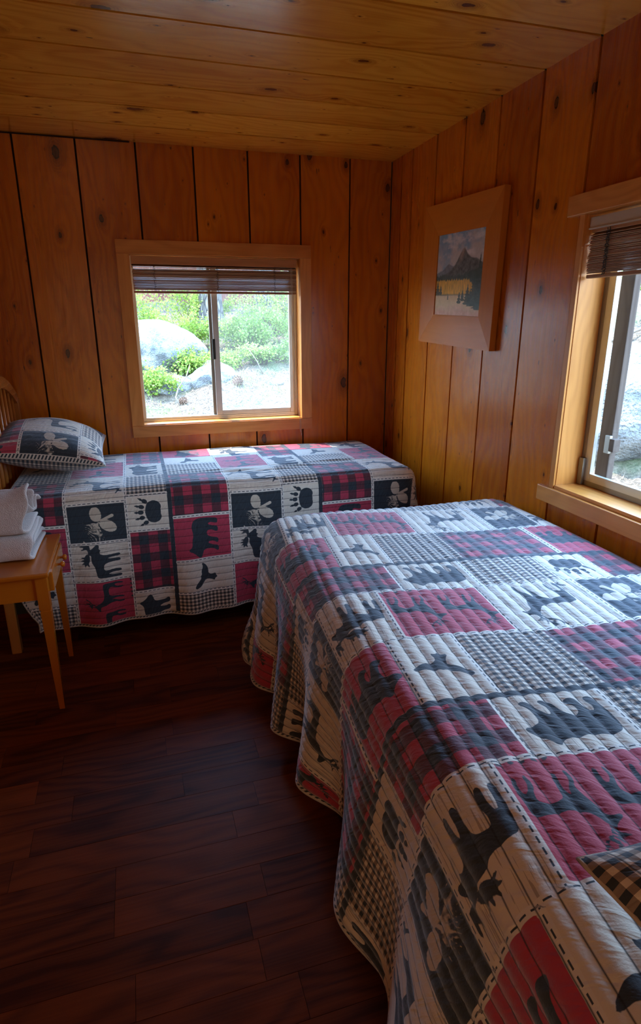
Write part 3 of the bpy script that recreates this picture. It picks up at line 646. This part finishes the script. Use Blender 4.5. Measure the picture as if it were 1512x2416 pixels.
# bedside table -----------------------------------------------------------
def table():
    X0, X1, Y0, Y1, Z = -2.36, -1.965, -1.455, -.985, .600
    r = empty('side_table', ((X0+X1)/2, (Y0+Y1)/2, 0), label='small orange lacquered wooden side table in front of the far bed, holding folded towels', cat='table')
    lx, ly = (X0+X1)/2, (Y0+Y1)/2
    def B(nm, m, f, par=r, sm=False):
        mb = MB(); mb.cur = random.random()*.3+.3; f(mb); return mb.build(nm, m, par, sm)
    hx, hy = (X1-X0)/2, (Y1-Y0)/2
    B('tabletop', M['table'], lambda m: m.box((-hx, -hy, Z-.019), (hx, hy, Z), bev=.006))
    for sx in (-1, 1):
        for sy in (-1, 1):
            def leg(m):
                cx, cy = sx*(hx-.030), sy*(hy-.032)
                V = []
                prof = [(0, .010, .010), (.44, .019, .019), (.4405, .0175, .0175), (.446, .0175, .0175), (.4465, .0205, .0205), (Z-.02, .0205, .0205)]
                for z, a, b in prof:
                    ox, oy = sx*(.0205-a), sy*(.0205-b)
                    for p, q in ((-a, -b), (a, -b), (a, b), (-a, b)): V.append((cx+ox*.6+p, cy+oy*.6+q, z))
                n = len(prof); m.add(V, [(k*4+i, k*4+(i+1) % 4, (k+1)*4+(i+1) % 4, (k+1)*4+i) for k in range(n-1) for i in range(4)]+[(0, 3, 2, 1), tuple((n-1)*4+i for i in range(4))])
            B('leg', M['table_z'], leg)
    B('apron', M['table'], lambda m: m.box((-hx+.05, -hy+.018, Z-.112), (hx-.05, -hy+.032, Z-.019)))
    B('apron', M['table'], lambda m: m.box((-hx+.05, hy-.032, Z-.112), (hx-.05, hy-.018, Z-.019)))
    B('apron', M['table_y'], lambda m: m.box((-hx+.018, -hy+.05, Z-.112), (-hx+.032, hy-.05, Z-.019)))
    dr = B('drawer', M['table_y'], lambda m: (m.box((hx-.032, -hy+.062, Z-.100), (hx+.006, hy-.062, Z-.022), bev=.004), m.box((-.05, -hy+.075, Z-.090), (hx-.03, hy-.075, Z-.03))))
    for yy in (.045, .125): B('knob', M['table_y'], lambda m: m.lathe([(.005, 0), (.005, .008), (.011, .013), (.013, .019), (.010, .025), (.002, .027)], Matrix.Translation((hx+.005, yy-.04, Z-.060)) @ Euler((0, math.radians(90), 0)).to_matrix().to_4x4(), 16), dr, True)
M['table_z'] = wood('lacquered_table_leg', 2, (.50, .125, .006), (.40, .088, .004), knots=False, rough=.2, coat=.5, grain=.25)
M['table_y'] = wood('lacquered_table_side', 1, (.50, .125, .006), (.40, .088, .004), knots=False, rough=.2, coat=.5, grain=.25)
table()
# towels -------------------------------------------------------------------
g = G('terry_towel'); o_, x_ = g.obj()
f1 = g.noise(o_, 420, 2); f2 = g.noise(o_, 40, 3); v = g.n('ShaderNodeTexVoronoi'); v.inputs['Scale'].default_value = 330; g.l(o_, v.inputs['Vector'])
g.p(Base_Color=g.mix(f2, (.74, .62, .57), (.64, .52, .48)), Roughness=.95, Sheen_Weight=.5, Sheen_Roughness=.5)
g.bump(g.m('ADD', g.m('MULTIPLY', v.outputs['Distance'], .8), g.m('ADD', f1, g.m('MULTIPLY', f2, 1.6))), .7, .004); M['towel'] = g.mat
g = G('towel_band'); o_, x_ = g.obj(); g.p(Base_Color=(.72, .62, .58), Roughness=.8); g.bump(g.m('SINE', g.m('MULTIPLY', g.m('ADD', x_[1], x_[2]), 1400.)), .4, .002); M['band'] = g.mat
def ribbon(path, x0, x1, th, nx=26, endwave=.0, ph=0, seed=0, bulge=.0, curl=None):
    """cloth strip: path in the (y, z) plane swept along x"""
    path = np.array(path, float); 
    for _ in range(2): # open chaikin
        Q = [path[0]]
        for p, q in zip(path[:-1], path[1:]): Q += [p*.75+q*.25, p*.25+q*.75]
        path = np.array(Q+[path[-1]])
    t = np.linspace(0, 1, nx); n = len(path)
    P = np.zeros((nx, n, 3)); s = np.linspace(0, 1, n)
    for i, tt in enumerate(t):
        e1 = x1+endwave*np.sin(s*19+ph)+endwave*.6*np.sin(s*41+ph*2)
        P[i, :, 0] = x0+(e1-x0)*tt; P[i, :, 1] = path[:, 0]+.003*np.sin(tt*9+s*5+seed); P[i, :, 2] = path[:, 1]+.003*np.sin(tt*7+s*8+seed)*np.clip(s*4, 0, 1)
        if curl: P[i, :, 2] += curl(tt, s); 
    return P
def towel(name, label, loc, parts):
    P, th = parts[0]
    me = grid_mesh(name, P, None, None, None); o = link(name, me, M['towel']); s = o.modifiers.new('pile', 'SOLIDIFY'); s.thickness = th; s.offset = 0
    ss = o.modifiers.new('soft', 'SUBSURF'); ss.levels = ss.render_levels = 1
    tag(o, label, 'towel', 'towels stacked on the side table'); return o
y0, y1, z0 = -1.315, -.99, .6095
lo = [(y1, z0+.006), (y0+.03, z0+.002), (y0, z0+.004), (y0-.006, z0+.012), (y0, z0+.020), (y1-.02, z0+.022), (y1, z0+.026), (y1-.02, z0+.034), (y0+.02, z0+.036), (y0+.0, z0+.06), (y0+.012, z0+.086), (y1-.02, z0+.078), (y1+.004, z0+.086)]
lo = [(y1, z0+.004), (y0+.04, z0+.001), (y0+.004, z0+.004), (y0-.008, z0+.030), (y0-.006, z0+.066), (y0+.02, z0+.088), (y0+.1, z0+.090), (y1-.02, z0+.082), (y1+.012, z0+.070), (y1-.01, z0+.058), (y0+.05, z0+.060), (y0+.03, z0+.045), (y0+.05, z0+.032), (y1-.02, z0+.030), (y1, z0+.020)]
towel('folded_towel', 'white folded bath towel lying flat on the orange table, lower of the two', None, [(ribbon(lo, -2.34, -2.028, .014, endwave=.006, ph=1, seed=1), .0155)])
z1 = z0+.104; ya, yb = -1.305, -1.03
cu = lambda tt, s: .060*np.clip((tt-.72)/.28, 0, 1)**1.6*np.exp(-((s-.46)/.10)**2)+.020*np.clip((.5-tt)/.5, 0, 1)*0
up_ = [(yb, z1+.004), (ya+.05, z1+.0), (ya+.006, z1+.004), (ya-.008, z1+.03), (ya-.010, z1+.08), (ya+.004, z1+.118), (ya+.04, z1+.138), (ya+.09, z1+.150), (ya+.13, z1+.135), (ya+.12, z1+.10), (ya+.10, z1+.06), (ya+.12, z1+.03), (ya+.16, z1+.03), (ya+.165, z1+.07), (ya+.17, z1+.115), (ya+.20, z1+.128), (ya+.225, z1+.11), (ya+.22, z1+.06), (ya+.235, z1+.03), (yb-.01, z1+.05), (yb+.005, z1+.09), (yb+.03, z1+.06)]
towel('folded_towel', 'white folded bath towel with ruffled upright folds, upper of the two on the table', None, [(ribbon(up_, -2.34, -2.035, .012, endwave=.012, ph=2.3, seed=4, curl=cu), .013)])
# ------------------------------------------------------------------ landscape painting
def vnoise(u, v, seed, f):
    r = np.random.default_rng(seed); T = r.random((64, 64)); x, y = u*f % 63, v*f % 63; i, j = x.astype(int), y.astype(int); a, b = x-i, y-j
    a = a*a*(3-2*a); b = b*b*(3-2*b)
    return (T[i, j]*(1-a)+T[i+1, j]*a)*(1-b)+(T[i, j+1]*(1-a)+T[i+1, j+1]*a)*b
def fbm(u, v, seed, f): return sum(vnoise(u+.13*k, v+.37*k, seed+k, f*2**k)*.5**(k+1) for k in range(4))
def painting():
    r = empty('framed_painting', (-.016, -.905, 1.715), label='mountain landscape painting in a wide mitred wooden frame on the right wall', cat='painting')
    tilt = math.radians(1.9); r.rotation_euler = (tilt, 0, 0)
    # local: y toward the far corner (+), z up; front faces -x
    hw, hh, iw, ih = .365, .338, .226, .192
    def side(nm, quad, m, cur):
        # outer edge pair then inner edge pair, front slopes inward
        (a, b, c, d) = quad; fo, fi, bk = -.018, -.006, .012
        V = [(fo, *a), (fo, *b), (fi, *c), (fi, *d), (bk, *a), (bk, *b), (bk-.01, *c), (bk-.01, *d)]
        mb = MB(); mb.cur = cur; mb.add(V, [(0, 1, 2, 3), (4, 7, 6, 5), (0, 4, 5, 1), (1, 5, 6, 2), (2, 6, 7, 3), (3, 7, 4, 0)]); return mb.build(nm, m, r)
    e = .0006
    side('frame_side', ((-hw, hh), (hw, hh), (iw, ih), (-iw, ih)), M['frame_wood'], .5)
    side('frame_side', ((hw, -hh), (-hw, -hh), (-iw, -ih), (iw, -ih)), M['frame_wood'], .2)
    side('frame_side', ((-hw, -hh+e), (-hw, hh-e), (-iw, ih-e), (-iw, -ih+e)), M['frame_z'], .8)
    side('frame_side', ((hw, hh-e), (hw, -hh+e), (iw, -ih+e), (iw, ih-e)), M['frame_z'], .35)
    n1, n2 = 200, 170; u = np.linspace(0, 1, n1); v = np.linspace(0, 1, n2); U, V = np.meshgrid(u, v, indexing='ij')
    P = np.stack([np.full_like(U, -.001), iw*1.01*(1-2*U), ih*1.01*(2*V-1)], -1)
    c = lambda *a: np.array(a)[None, None]
    def bl(img, m, col): return img*(1-m[..., None])+col*m[..., None]
    N1 = fbm(U, V*1.4, 3, 5); N2 = fbm(U, V, 9, 30); N3 = fbm(U*1, V*.35, 21, 40)
    img = bl(np.ones((n1, n2, 3))*c(.42, .36, .33), np.clip((V-.62)*2.2+(N1-.45)*3, 0, 1), c(.16, .26, .36))
    img = bl(img, np.clip((fbm(U, V*1.5, 33, 8)-.48)*5, 0, 1)*.8, c(.56, .50, .47))
    def ridge(pts): return np.interp(U, [p[0] for p in pts], [p[1] for p in pts])+(N2-.5)*.03
    k = np.clip((ridge([(0, .535), (.12, .56), (.27, .645), (.4, .60), (1, .5)])-V)*60, 0, 1); img = bl(img, k, c(.13, .14, .15)+(N2[..., None]-.5)*.10)
    k = np.clip((ridge([(0, .46), (.3, .55), (.42, .63), (.5, .73), (.56, .80), (.60, .815), (.66, .745), (.74, .70), (.85, .68), (1, .62)])-V)*60, 0, 1); img = bl(img, k, c(.085, .085, .075)+(N2[..., None]-.5)*.16)
    k = k*np.clip(1-np.abs(U-.56+(.76-V)*.35)*16, 0, 1)*np.clip((V-.60)*8, 0, 1); img = bl(img, k*.7, c(.36, .25, .19))
    k = np.clip((ridge([(0, .50), (.2, .52), (.5, .50), (1, .60)])-V-N3*.06+.02)*60, 0, 1); img = bl(img, k, c(.03, .045, .028)+(N2[..., None]-.5)*.05)
    k = np.clip((.475-.02*np.abs(np.sin(U*60))-N3*.04-np.clip(U-.72, 0, 1)*.6-V)*60, 0, 1)*np.clip((V-.25)*40, 0, 1)*np.clip((.88-U)*20, 0, 1)
    img = bl(img, k, c(.70, .36, .03)*(.55+.8*N3[..., None])); img = bl(img, k*np.clip(np.sin(U*170)-.55, 0, 1), c(.09, .05, .02))
    g_ = np.clip((.27-.02*N1-V)*50, 0, 1); img = bl(img, g_, c(.58, .40, .22)+(N1[..., None]-.5)*.2)
    k = g_*np.clip((.16-V+(N1-.5)*.15)*8, 0, 1); img = bl(img, k*.8, c(.52, .22, .14)+(N2[..., None]-.5)*.1)
    for (cx, b, t, w_) in ((.93, .10, .74, .12), (.84, .12, .52, .10), (.72, .14, .38, .09), (.55, .15, .30, .05), (.05, .26, .44, .06), (.12, .26, .40, .045), (1.0, .08, .6, .14), (.62, .18, .33, .05), (.30, .20, .27, .02), (.78, .12, .33, .09)):
        hgt = np.clip((t-V)/(t-b), 0, 1); k = ((np.abs(U-cx) < w_*hgt*(.55+.45*np.abs(np.sin(V*90+cx*9)))+(N2-.5)*.02) & (V > b) & (V < t)).astype(float); img = bl(img, k*.95, c(.025, .04, .025)+(N2[..., None]-.5)*.06)
    img = np.clip(img*(1.15+.3*N2[..., None]), 0, 1)
    me = grid_mesh('canvas', P, None, None, None); ca = me.color_attributes.new('paint', 'FLOAT_COLOR', 'POINT')
    ca.data.foreach_set('color', np.concatenate([img, np.ones((n1, n2, 1))], -1).astype(np.float32).ravel())
    g = G('oil_paint'); a = g.attr('paint'); o, x = g.obj(); g.p(Base_Color=a.outputs['Color'], Roughness=.45); g.bump(g.noise(o, 160, 3), .35, .002)
    link('canvas', me, g.mat, r)
    mb = MB(); mb.box((.001, -iw-.01, -ih-.01), (.011, iw+.01, ih+.01)); mb.build('backing_board', M['gap'], r)
painting()
# ------------------------------------------------------------------ outside
g = G('forest_floor'); o, x = g.obj()
n1 = g.noise(o, 1.2, 4); n2 = g.noise(o, 22, 4, .7); n3 = g.noise(g.vec(g.m('MULTIPLY', x[0], 60.), g.m('MULTIPLY', x[1], 25.), x[2]), 1, 3, .6, 1.)
c_ = g.ramp(n2, [(.3, (.03, .020, .013)), (.5, (.095, .066, .044)), (.7, (.19, .14, .098))])
c_ = g.mix(g.ramp(n3, [(.45, 0.), (.65, .7)]), c_, (.22, .16, .10)); c_ = g.mix(g.ramp(n1, [(.52, 0.), (.66, .55)]), c_, (.08, .13, .04))
g.p(Base_Color=c_, Roughness=1.); g.bump(n2, .8, .03); M['ground'] = g.mat
g = G('granite'); o, x = g.obj(); n1 = g.noise(o, 3, 5, .65); n2 = g.noise(o, 40, 3)
c_ = g.ramp(n1, [(.35, (.10, .10, .105)), (.50, (.24, .235, .225)), (.68, (.42, .40, .37))]); c_ = g.mix(g.ramp(n2, [(.55, 0.), (.68, .6)]), c_, (.09, .09, .10))
g.p(Base_Color=c_, Roughness=.9); g.bump(g.m('ADD', n1, g.m('MULTIPLY', n2, .3)), 1., .12); M['rock'] = g.mat
def leafmat(name, a, b):
    g = G(name); r = g.attr('rnd').outputs['Fac']; col = g.mix(r, a, b); g.p(Base_Color=col, Roughness=.6)
    t = g.n('ShaderNodeBsdfTranslucent'); g.l(g.mix(.3, col, (.6, .8, .2)), t.inputs[0]); m = g.n('ShaderNodeMixShader'); m.inputs[0].default_value = .45
    g.l(g.b.outputs[0], m.inputs[1]); g.l(t.outputs[0], m.inputs[2]); g.l(m.outputs[0], g.out.inputs[0]); return g.mat
M['leaf'] = leafmat('shrub_leaf', (.10, .19, .02), (.30, .38, .06)); M['leaf2'] = leafmat('shrub_leaf_pale', (.13, .22, .04), (.34, .40, .11))
M['grass'] = leafmat('grass_blade', (.13, .19, .05), (.28, .28, .12))
g = G('bark'); o, x = g.obj(); v = g.n('ShaderNodeTexVoronoi'); v.feature = 'DISTANCE_TO_EDGE'; g.l(g.vec(g.m('MULTIPLY', x[0], 12.), g.m('MULTIPLY', x[1], 12.), g.m('MULTIPLY', x[2], 3.)), v.inputs['Vector']); v.inputs['Scale'].default_value = 1.4
g.p(Base_Color=g.ramp(v.outputs['Distance'], [(.0, (.035, .03, .027)), (.35, (.24, .20, .17))]), Roughness=1.); g.bump(v.outputs['Distance'], 1., .06); M['bark'] = g.mat
M['twig'] = plain('twig_bark', (.20, .15, .11), .9); M['fence'] = wood('fence_boards', 2, (.22, .08, .05), (.10, .035, .025), knots=False, rough=.8, coat=0)
M['cone'] = plain('pine_cone', (.16, .085, .05), .9); M['needle'] = plain('needle_litter', (.26, .19, .12), .9)
def terr(x, y):
    x = np.asarray(x, float); y = np.asarray(y, float)
    a = .255*(y-5.6); b = .50*(x-1.5)*np.clip(1-(y-6)/8, .25, 1); k = .5
    h = np.log(np.exp(a/k)+np.exp(b/k)+1)*k
    return np.minimum(h, 4+.05*y)-.42+.05*np.sin(x*2.1+y)+.04*np.sin(x*3.7-y*2.3)+.02*np.sin(x*9+y*7)
xs = np.concatenate([np.linspace(-14, -4, 20), np.linspace(-3.6, 6, 110), np.linspace(6.6, 18, 20)]); ys = np.concatenate([np.linspace(-14, -5, 18), np.linspace(-4.6, 15, 150), np.linspace(15.5, 24, 12)])
XX, YY = np.meshgrid(xs, ys, indexing='ij'); ZZ = terr(XX, YY)+.02*np.sin(XX*23+YY*11)*np.sin(YY*19)
tag(link('ground', grid_mesh('ground', np.stack([XX, YY, ZZ], -1), None, None, None), M['ground']), kind='structure')
def rock(label, loc, s, seed, rot=0, group='rocks on the slope outside', name='boulder'):
    bm = bmesh.new(); bmesh.ops.create_icosphere(bm, subdivisions=5 if max(s) > .3 else 3, radius=1); r = random.Random(seed); ph = [r.uniform(0, 6) for _ in range(9)]
    pl = [(Vector((r.uniform(-1, 1), r.uniform(-1, 1), r.uniform(-.3, 1))).normalized(), r.uniform(.62, .92)) for _ in range(9)]
    for v in bm.verts:
        p = v.co.copy()
        for nrm, dd in pl:
            q = p.dot(nrm)
            if q > dd: p -= nrm*(q-dd)*.85
        k = 1+.05*math.sin(p.x*4+ph[0])*math.sin(p.y*5+ph[1])+.03*math.sin(p.z*9+ph[2]+p.x*7)+.012*math.sin(p.x*23+ph[3])*math.sin(p.y*19+p.z*17)
        v.co = Vector((p.x*s[0]*k, p.y*s[1]*k, p.z*s[2]*k))
    me = bpy.data.meshes.new(name); bm.to_mesh(me); bm.free(); o = link(name, me, M['rock'], smooth=True); o.location = loc; o.rotation_euler = (0, 0, rot); return tag(o, label, 'rock', group)
def on(x, y, dz=0): return (x, y, float(terr(x, y))+dz)
rock('large pale sunlit boulder behind the shrub on the slope outside the far window', on(-1.15, 9.3, .32), (1.15, .9, .62), 3, .3)
rock('grey shadowed rock low on the slope below the large pale boulder', on(-.15, 8.2, .05), (.62, .45, .30), 5, .9)
rock('flat bluish rock under the low shrub outside the far window', on(-.95, 8.0, .02), (.62, .4, .22), 8, .1)
rock('small light stone on bare ground seen through the right pane of the far window', on(1.05, 7.9, .03), (.17, .13, .09), 9)
rock('little pale stone farthest right on the bare ground outside the far window', on(1.75, 8.6, .02), (.15, .11, .06), 12)
rock('large white granite boulder outside the right window', on(2.95, .95, .20), (.80, .95, .62), 21, .5)
rock('rounded pale boulder uphill of the large white granite boulder by the right window', on(3.75, 1.9, .15), (.42, .5, .36), 22, .2)
rock('small white stone in the needles below the large white granite boulder', on(1.75, -.05, .03), (.17, .2, .10), 23, .8)
def tuberock(): pass
def tree(label, loc, rad, hgt, lean=(0, 0), seed=0):
    r = empty('pine_tree', loc, label=label, cat='tree'); rn = random.Random(seed)
    mb = MB(); pts = []; R = []
    for i in range(16):
        t = i/15; pts.append((lean[0]*t+.04*math.sin(t*5+seed), lean[1]*t, -.3+hgt*t)); R.append(rad*(1.25-.25*min(1, t*8))*(1-.45*t))
    mb.tube(pts, R, 26); mb.build('trunk', M['bark'], r, True)
    mb = MB()
    for i in range(16):
        z = hgt*rn.uniform(.55, .97); a = rn.uniform(0, 6.28); L = 1.0*(1-z/hgt)+.35; c = Vector((lean[0]*z/hgt, lean[1]*z/hgt, z))
        mb.tube([c, c+Vector((math.cos(a)*L*.5, math.sin(a)*L*.5, .1)), c+Vector((math.cos(a)*L, math.sin(a)*L, -.1))], [.05, .03, .012], 6)
    mb.build('branches', M['bark'], r, True)
    mb = MB(); V = []; F = []
    for i in range(2600):
        z = hgt*rn.uniform(.55, 1.02); a = rn.uniform(0, 6.28); L = (1.0*(1-z/hgt)+.45)*rn.uniform(.3, 1.05); c = Vector((lean[0]*z/hgt+math.cos(a)*L, lean[1]*z/hgt+math.sin(a)*L, z+rn.uniform(-.2, .2)))
        d = Vector((rn.gauss(0, 1), rn.gauss(0, 1), rn.gauss(0, .5))).normalized()*.16; w = d.cross(Vector((rn.gauss(0, 1), rn.gauss(0, 1), 1))).normalized()*.03
        mb.cur = rn.random(); mb.add([c-d, c-w, c+d, c+w], [(0, 1, 2, 3)])
    mb.build('needles', M['needles'], r)
M['needles'] = leafmat('pine_needles', (.06, .13, .04), (.14, .22, .07))
tree('dark barked pine trunk behind the shrubs left of the window mullion', on(.35, 11.9), .30, 8.5, (-.1, .0), 1)
tree('grey pine trunk seen through the right pane behind leafy twigs', on(1.95, 13.2), .27, 8.0, (.1, .1), 2)
tree('pine tree uphill beyond the boulders outside the right window', on(7.0, 4.5), .25, 7.5, (.2, .2), 3)
def shrub(label, loc, rx, ry_, rz, nleaf, mat, seed, ls=.035):
    r = empty('shrub', loc, label=label, cat='shrub', group='shrubs growing outside the windows'); rn = random.Random(seed); mb = MB(); st = MB(); tips = []
    for i in range(int(26*max(1, rx))):
        a = rn.uniform(0, 6.28); q = rn.random()**.5; tip = Vector((math.cos(a)*q*rx, math.sin(a)*q*ry_, rz*(1-.55*q*q)*rn.uniform(.65, 1.1))); base = Vector((tip.x*.25, tip.y*.25, -.05))
        mid = base.lerp(tip, .55)+Vector((rn.uniform(-.06, .06), rn.uniform(-.06, .06), .08)); pts = [base, mid, tip]; st.tube(pts, [.011, .007, .003], 5); tips.append(pts)
    for i in range(nleaf):
        b = rn.choice(tips); t = rn.uniform(.25, 1.05); p = b[0].lerp(b[1], t*2) if t < .5 else b[1].lerp(b[2], (t-.5)*2)
        p = p+Vector((rn.gauss(0, .07), rn.gauss(0, .07), rn.gauss(0, .06))); d = Vector((rn.gauss(0, 1), rn.gauss(0, 1), rn.gauss(.2, .6))).normalized(); s = ls*rn.uniform(.6, 1.3)
        w = d.cross(Vector((rn.gauss(0, 1), rn.gauss(0, 1), rn.gauss(0, 1)))).normalized()*s*.42; mb.cur = rn.random()
        mb.add([p, p+d*s*.45+w, p+d*s, p+d*s*.45-w], [(0, 1, 2, 3)])
    st.build('stems', M['twig'], r, True); mb.build('foliage', mat, r)
SH = [((-1.75, 11.0), (1.0, .8, 1.35), 5200, 'leaf', 'tall bright green shrub at the top left of the far window view'),
      ((-.55, 10.6), (.9, .7, 1.05), 4600, 'leaf', 'leafy green shrub just right of the large pale boulder'),
      ((-.45, 8.6), (.62, .45, .48), 2600, 'leaf', 'low green shrub growing over the rocks in front of the large pale boulder'),
      ((-1.20, 7.75), (.42, .35, .42), 2000, 'leaf', 'low sprawling shrub at the left edge of the far window view'),
      ((1.0, 10.4), (1.0, .7, .95), 5000, 'leaf2', 'pale green shrub in the middle of the right pane of the far window'),
      ((2.35, 10.6), (.9, .8, 1.35), 5000, 'leaf2', 'tall pale shrub at the right edge of the far window view'),
      ((.1, 12.4), (1.1, .8, 1.6), 4200, 'leaf', 'shrub standing behind the dark barked pine trunk'),
      ((2.0, 11.8), (.9, .6, 1.5), 3600, 'leaf2', 'leafy shrub standing right in front of the grey pine trunk'),
      ((.25, 9.2), (.7, .5, .34), 2600, 'leaf', 'low green ground cover just right of the window mullion'),
      ((1.15, 9.3), (.8, .5, .36), 2600, 'leaf2', 'low pale ground cover in front of the pale green middle shrub'),
      ((2.1, 9.6), (.7, .5, .5), 2400, 'leaf2', 'low pale shrub at the right edge below the tall pale shrub'),
      ((-1.75, 8.5), (.35, .35, .55), 1500, 'leaf', 'small upright shrub against the left face of the large pale boulder'),
      ((-3.4, 11.5), (1.3, 1., 1.6), 3600, 'leaf', 'shrub beyond the left edge of the large pale boulder'),
      ((5.6, 3.2), (1.0, 1.0, 1.2), 4200, 'leaf2', 'green shrub uphill at the top of the right window view')]
for i, (p, s, n, m, l) in enumerate(SH): shrub(l, on(*p), *s, n, M[m], 40+i, .05)
# ground litter: fallen needles and short grass nobody could count
def litter(name, n, area, L, w, mat, upr, seed, dens=None):
    r = np.random.default_rng(seed); x = r.uniform(area[0], area[1], n); y = r.uniform(area[2], area[3], n); z = terr(x, y)+.02*np.sin(x*23+y*11)*np.sin(y*19)
    if dens is not None: k = dens(x, y) > r.random(n); x, y, z = x[k], y[k], z[k]; n = len(x)
    a = r.uniform(0, 6.28, n); el = r.uniform(*upr, n); ln = L*r.uniform(.5, 1.4, n)
    d = np.stack([np.cos(a)*np.cos(el), np.sin(a)*np.cos(el), np.sin(el)], -1)*ln[:, None]; s = np.stack([-np.sin(a), np.cos(a), 0*a], -1)*w
    p = np.stack([x, y, z+.008], -1); V = np.stack([p-s, p+s, p+d+s*.4, p+d-s*.4], 1).reshape(-1, 3)
    me = bpy.data.meshes.new(name); me.vertices.add(len(V)); me.vertices.foreach_set('co', V.astype(np.float32).ravel()); F = np.arange(len(V), dtype=np.int32)
    me.loops.add(len(V)); me.loops.foreach_set('vertex_index', F); me.polygons.add(n); me.polygons.foreach_set('loop_start', np.arange(n, dtype=np.int32)*4); me.update(calc_edges=True)
    me.attributes.new('rnd', 'FLOAT', 'POINT').data.foreach_set('value', np.repeat(r.random(n), 4).astype(np.float32)); return link(name, me, M[mat])
tag(litter('pine_needle_litter', 16000, (-3, 4, 5.5, 10.5), .09, .004, 'needle', (0, .5), 1), 'dry fallen needles strewn over the slope outside the far window', 'needle litter', kind='stuff')
tag(litter('pine_needle_litter', 14000, (.7, 5, -2.2, 4), .08, .003, 'needle', (0, .5), 2), 'dry fallen needles strewn on the ground outside the right window', 'needle litter', kind='stuff')
tag(litter('grass', 7000, (-3, 3.5, 6.2, 11.5), .09, .006, 'grass', (.6, 1.4), 3, lambda x, y: np.clip(np.sin(x*2.3+y*1.7)+.25, 0, 1)), 'thin pale grass growing on the slope outside the far window', 'grass', kind='stuff')
def cone(label, loc, s, rot, group=None):
    V = []; mb = MB(); mb.lathe([(.1*s, -.5*s), (.30*s, -.3*s), (.34*s, 0), (.24*s, .35*s), (.04*s, .55*s)], None, 12)
    for i in range(46):
        t = i/45; z = (-.48+t*.95)*s; rr = .36*s*math.sin(math.pi*min(.98, max(.12, 1-t*.92)))**.6; a = i*2.4
        mb.box((0, -.07*s, -.02*s), (.16*s, .07*s, .02*s), Matrix.Translation((math.cos(a)*rr, math.sin(a)*rr, z)) @ Euler((0, -.5, a)).to_matrix().to_4x4())
    o = mb.build('pine_cone', M['cone']); o.location = loc; o.rotation_euler = rot; tag(o, label, 'pine cone', group)
cone('brown pine cone beside a bent stick on the ground outside the far window', on(-.80, 7.1, .06), .15, (1.2, .3, .4))
cone('pine cone lying above the white boulder outside the right window', on(3.3, 1.55, .42), .14, (1.3, .2, 1.))
cone('bristly fallen cone left of the small light stone in the right pane', on(.25, 7.6, .07), .20, (.9, .2, 2.))
def stick(label, pts, r):
    mb = MB(); mb.tube(pts, r, 7); o = mb.build('stick', M['twig'], None, True); tag(o, label, 'stick')
def op(x, y, dz): return on(x, y, dz)
stick('bent bare stick rising from the ground beside the brown pine cone', [op(-.86, 6.95, .0), op(-.92, 7.0, .16), op(-.86, 7.1, .30), op(-.70, 7.2, .42), op(-.62, 7.3, .56)], [.016, .014, .012, .010, .006])
stick('thin dead branch leaning in the middle of the right pane', [op(.95, 8.6, .0), op(.85, 8.7, .22), op(.72, 8.8, .42)], [.012, .010, .006])
stick('thin dead branch leaning at the right edge of the right pane', [op(1.6, 9.0, .0), op(1.68, 9.0, .35), op(1.8, 9.0, .7)], [.012, .010, .006])
stick('fallen branch lying uphill of the boulders outside the right window', [op(3.9, 2.6, .05), op(4.4, 2.3, .10), op(5.0, 2.2, .05)], [.03, .025, .015])
stick('second fallen branch lying higher up the bank outside the right window', [op(4.3, 3.3, .06), op(4.9, 2.9, .10), op(5.6, 2.9, .05)], [.03, .02, .012])
fr = empty('board_fence', (0, 15.0, 0), label='dark red board fence behind the trees beyond the far window', cat='fence'); k = 0
for x in np.arange(-7, 8, 2.45):
    mb = MB(); 
    for j in range(14): mb.cur = random.random(); z0 = float(terr(x, 15))-.2; mb.box((x+j*.175, -.012, z0), (x+j*.175+.168, .012, 4.6+.02*math.sin(j*7)))
    mb.build('board_panel', M['fence'], fr); mb = MB(); mb.box((x-.06, .015, z0-.2), (x+.06, .13, 4.7)); mb.build('post', M['fence'], fr)
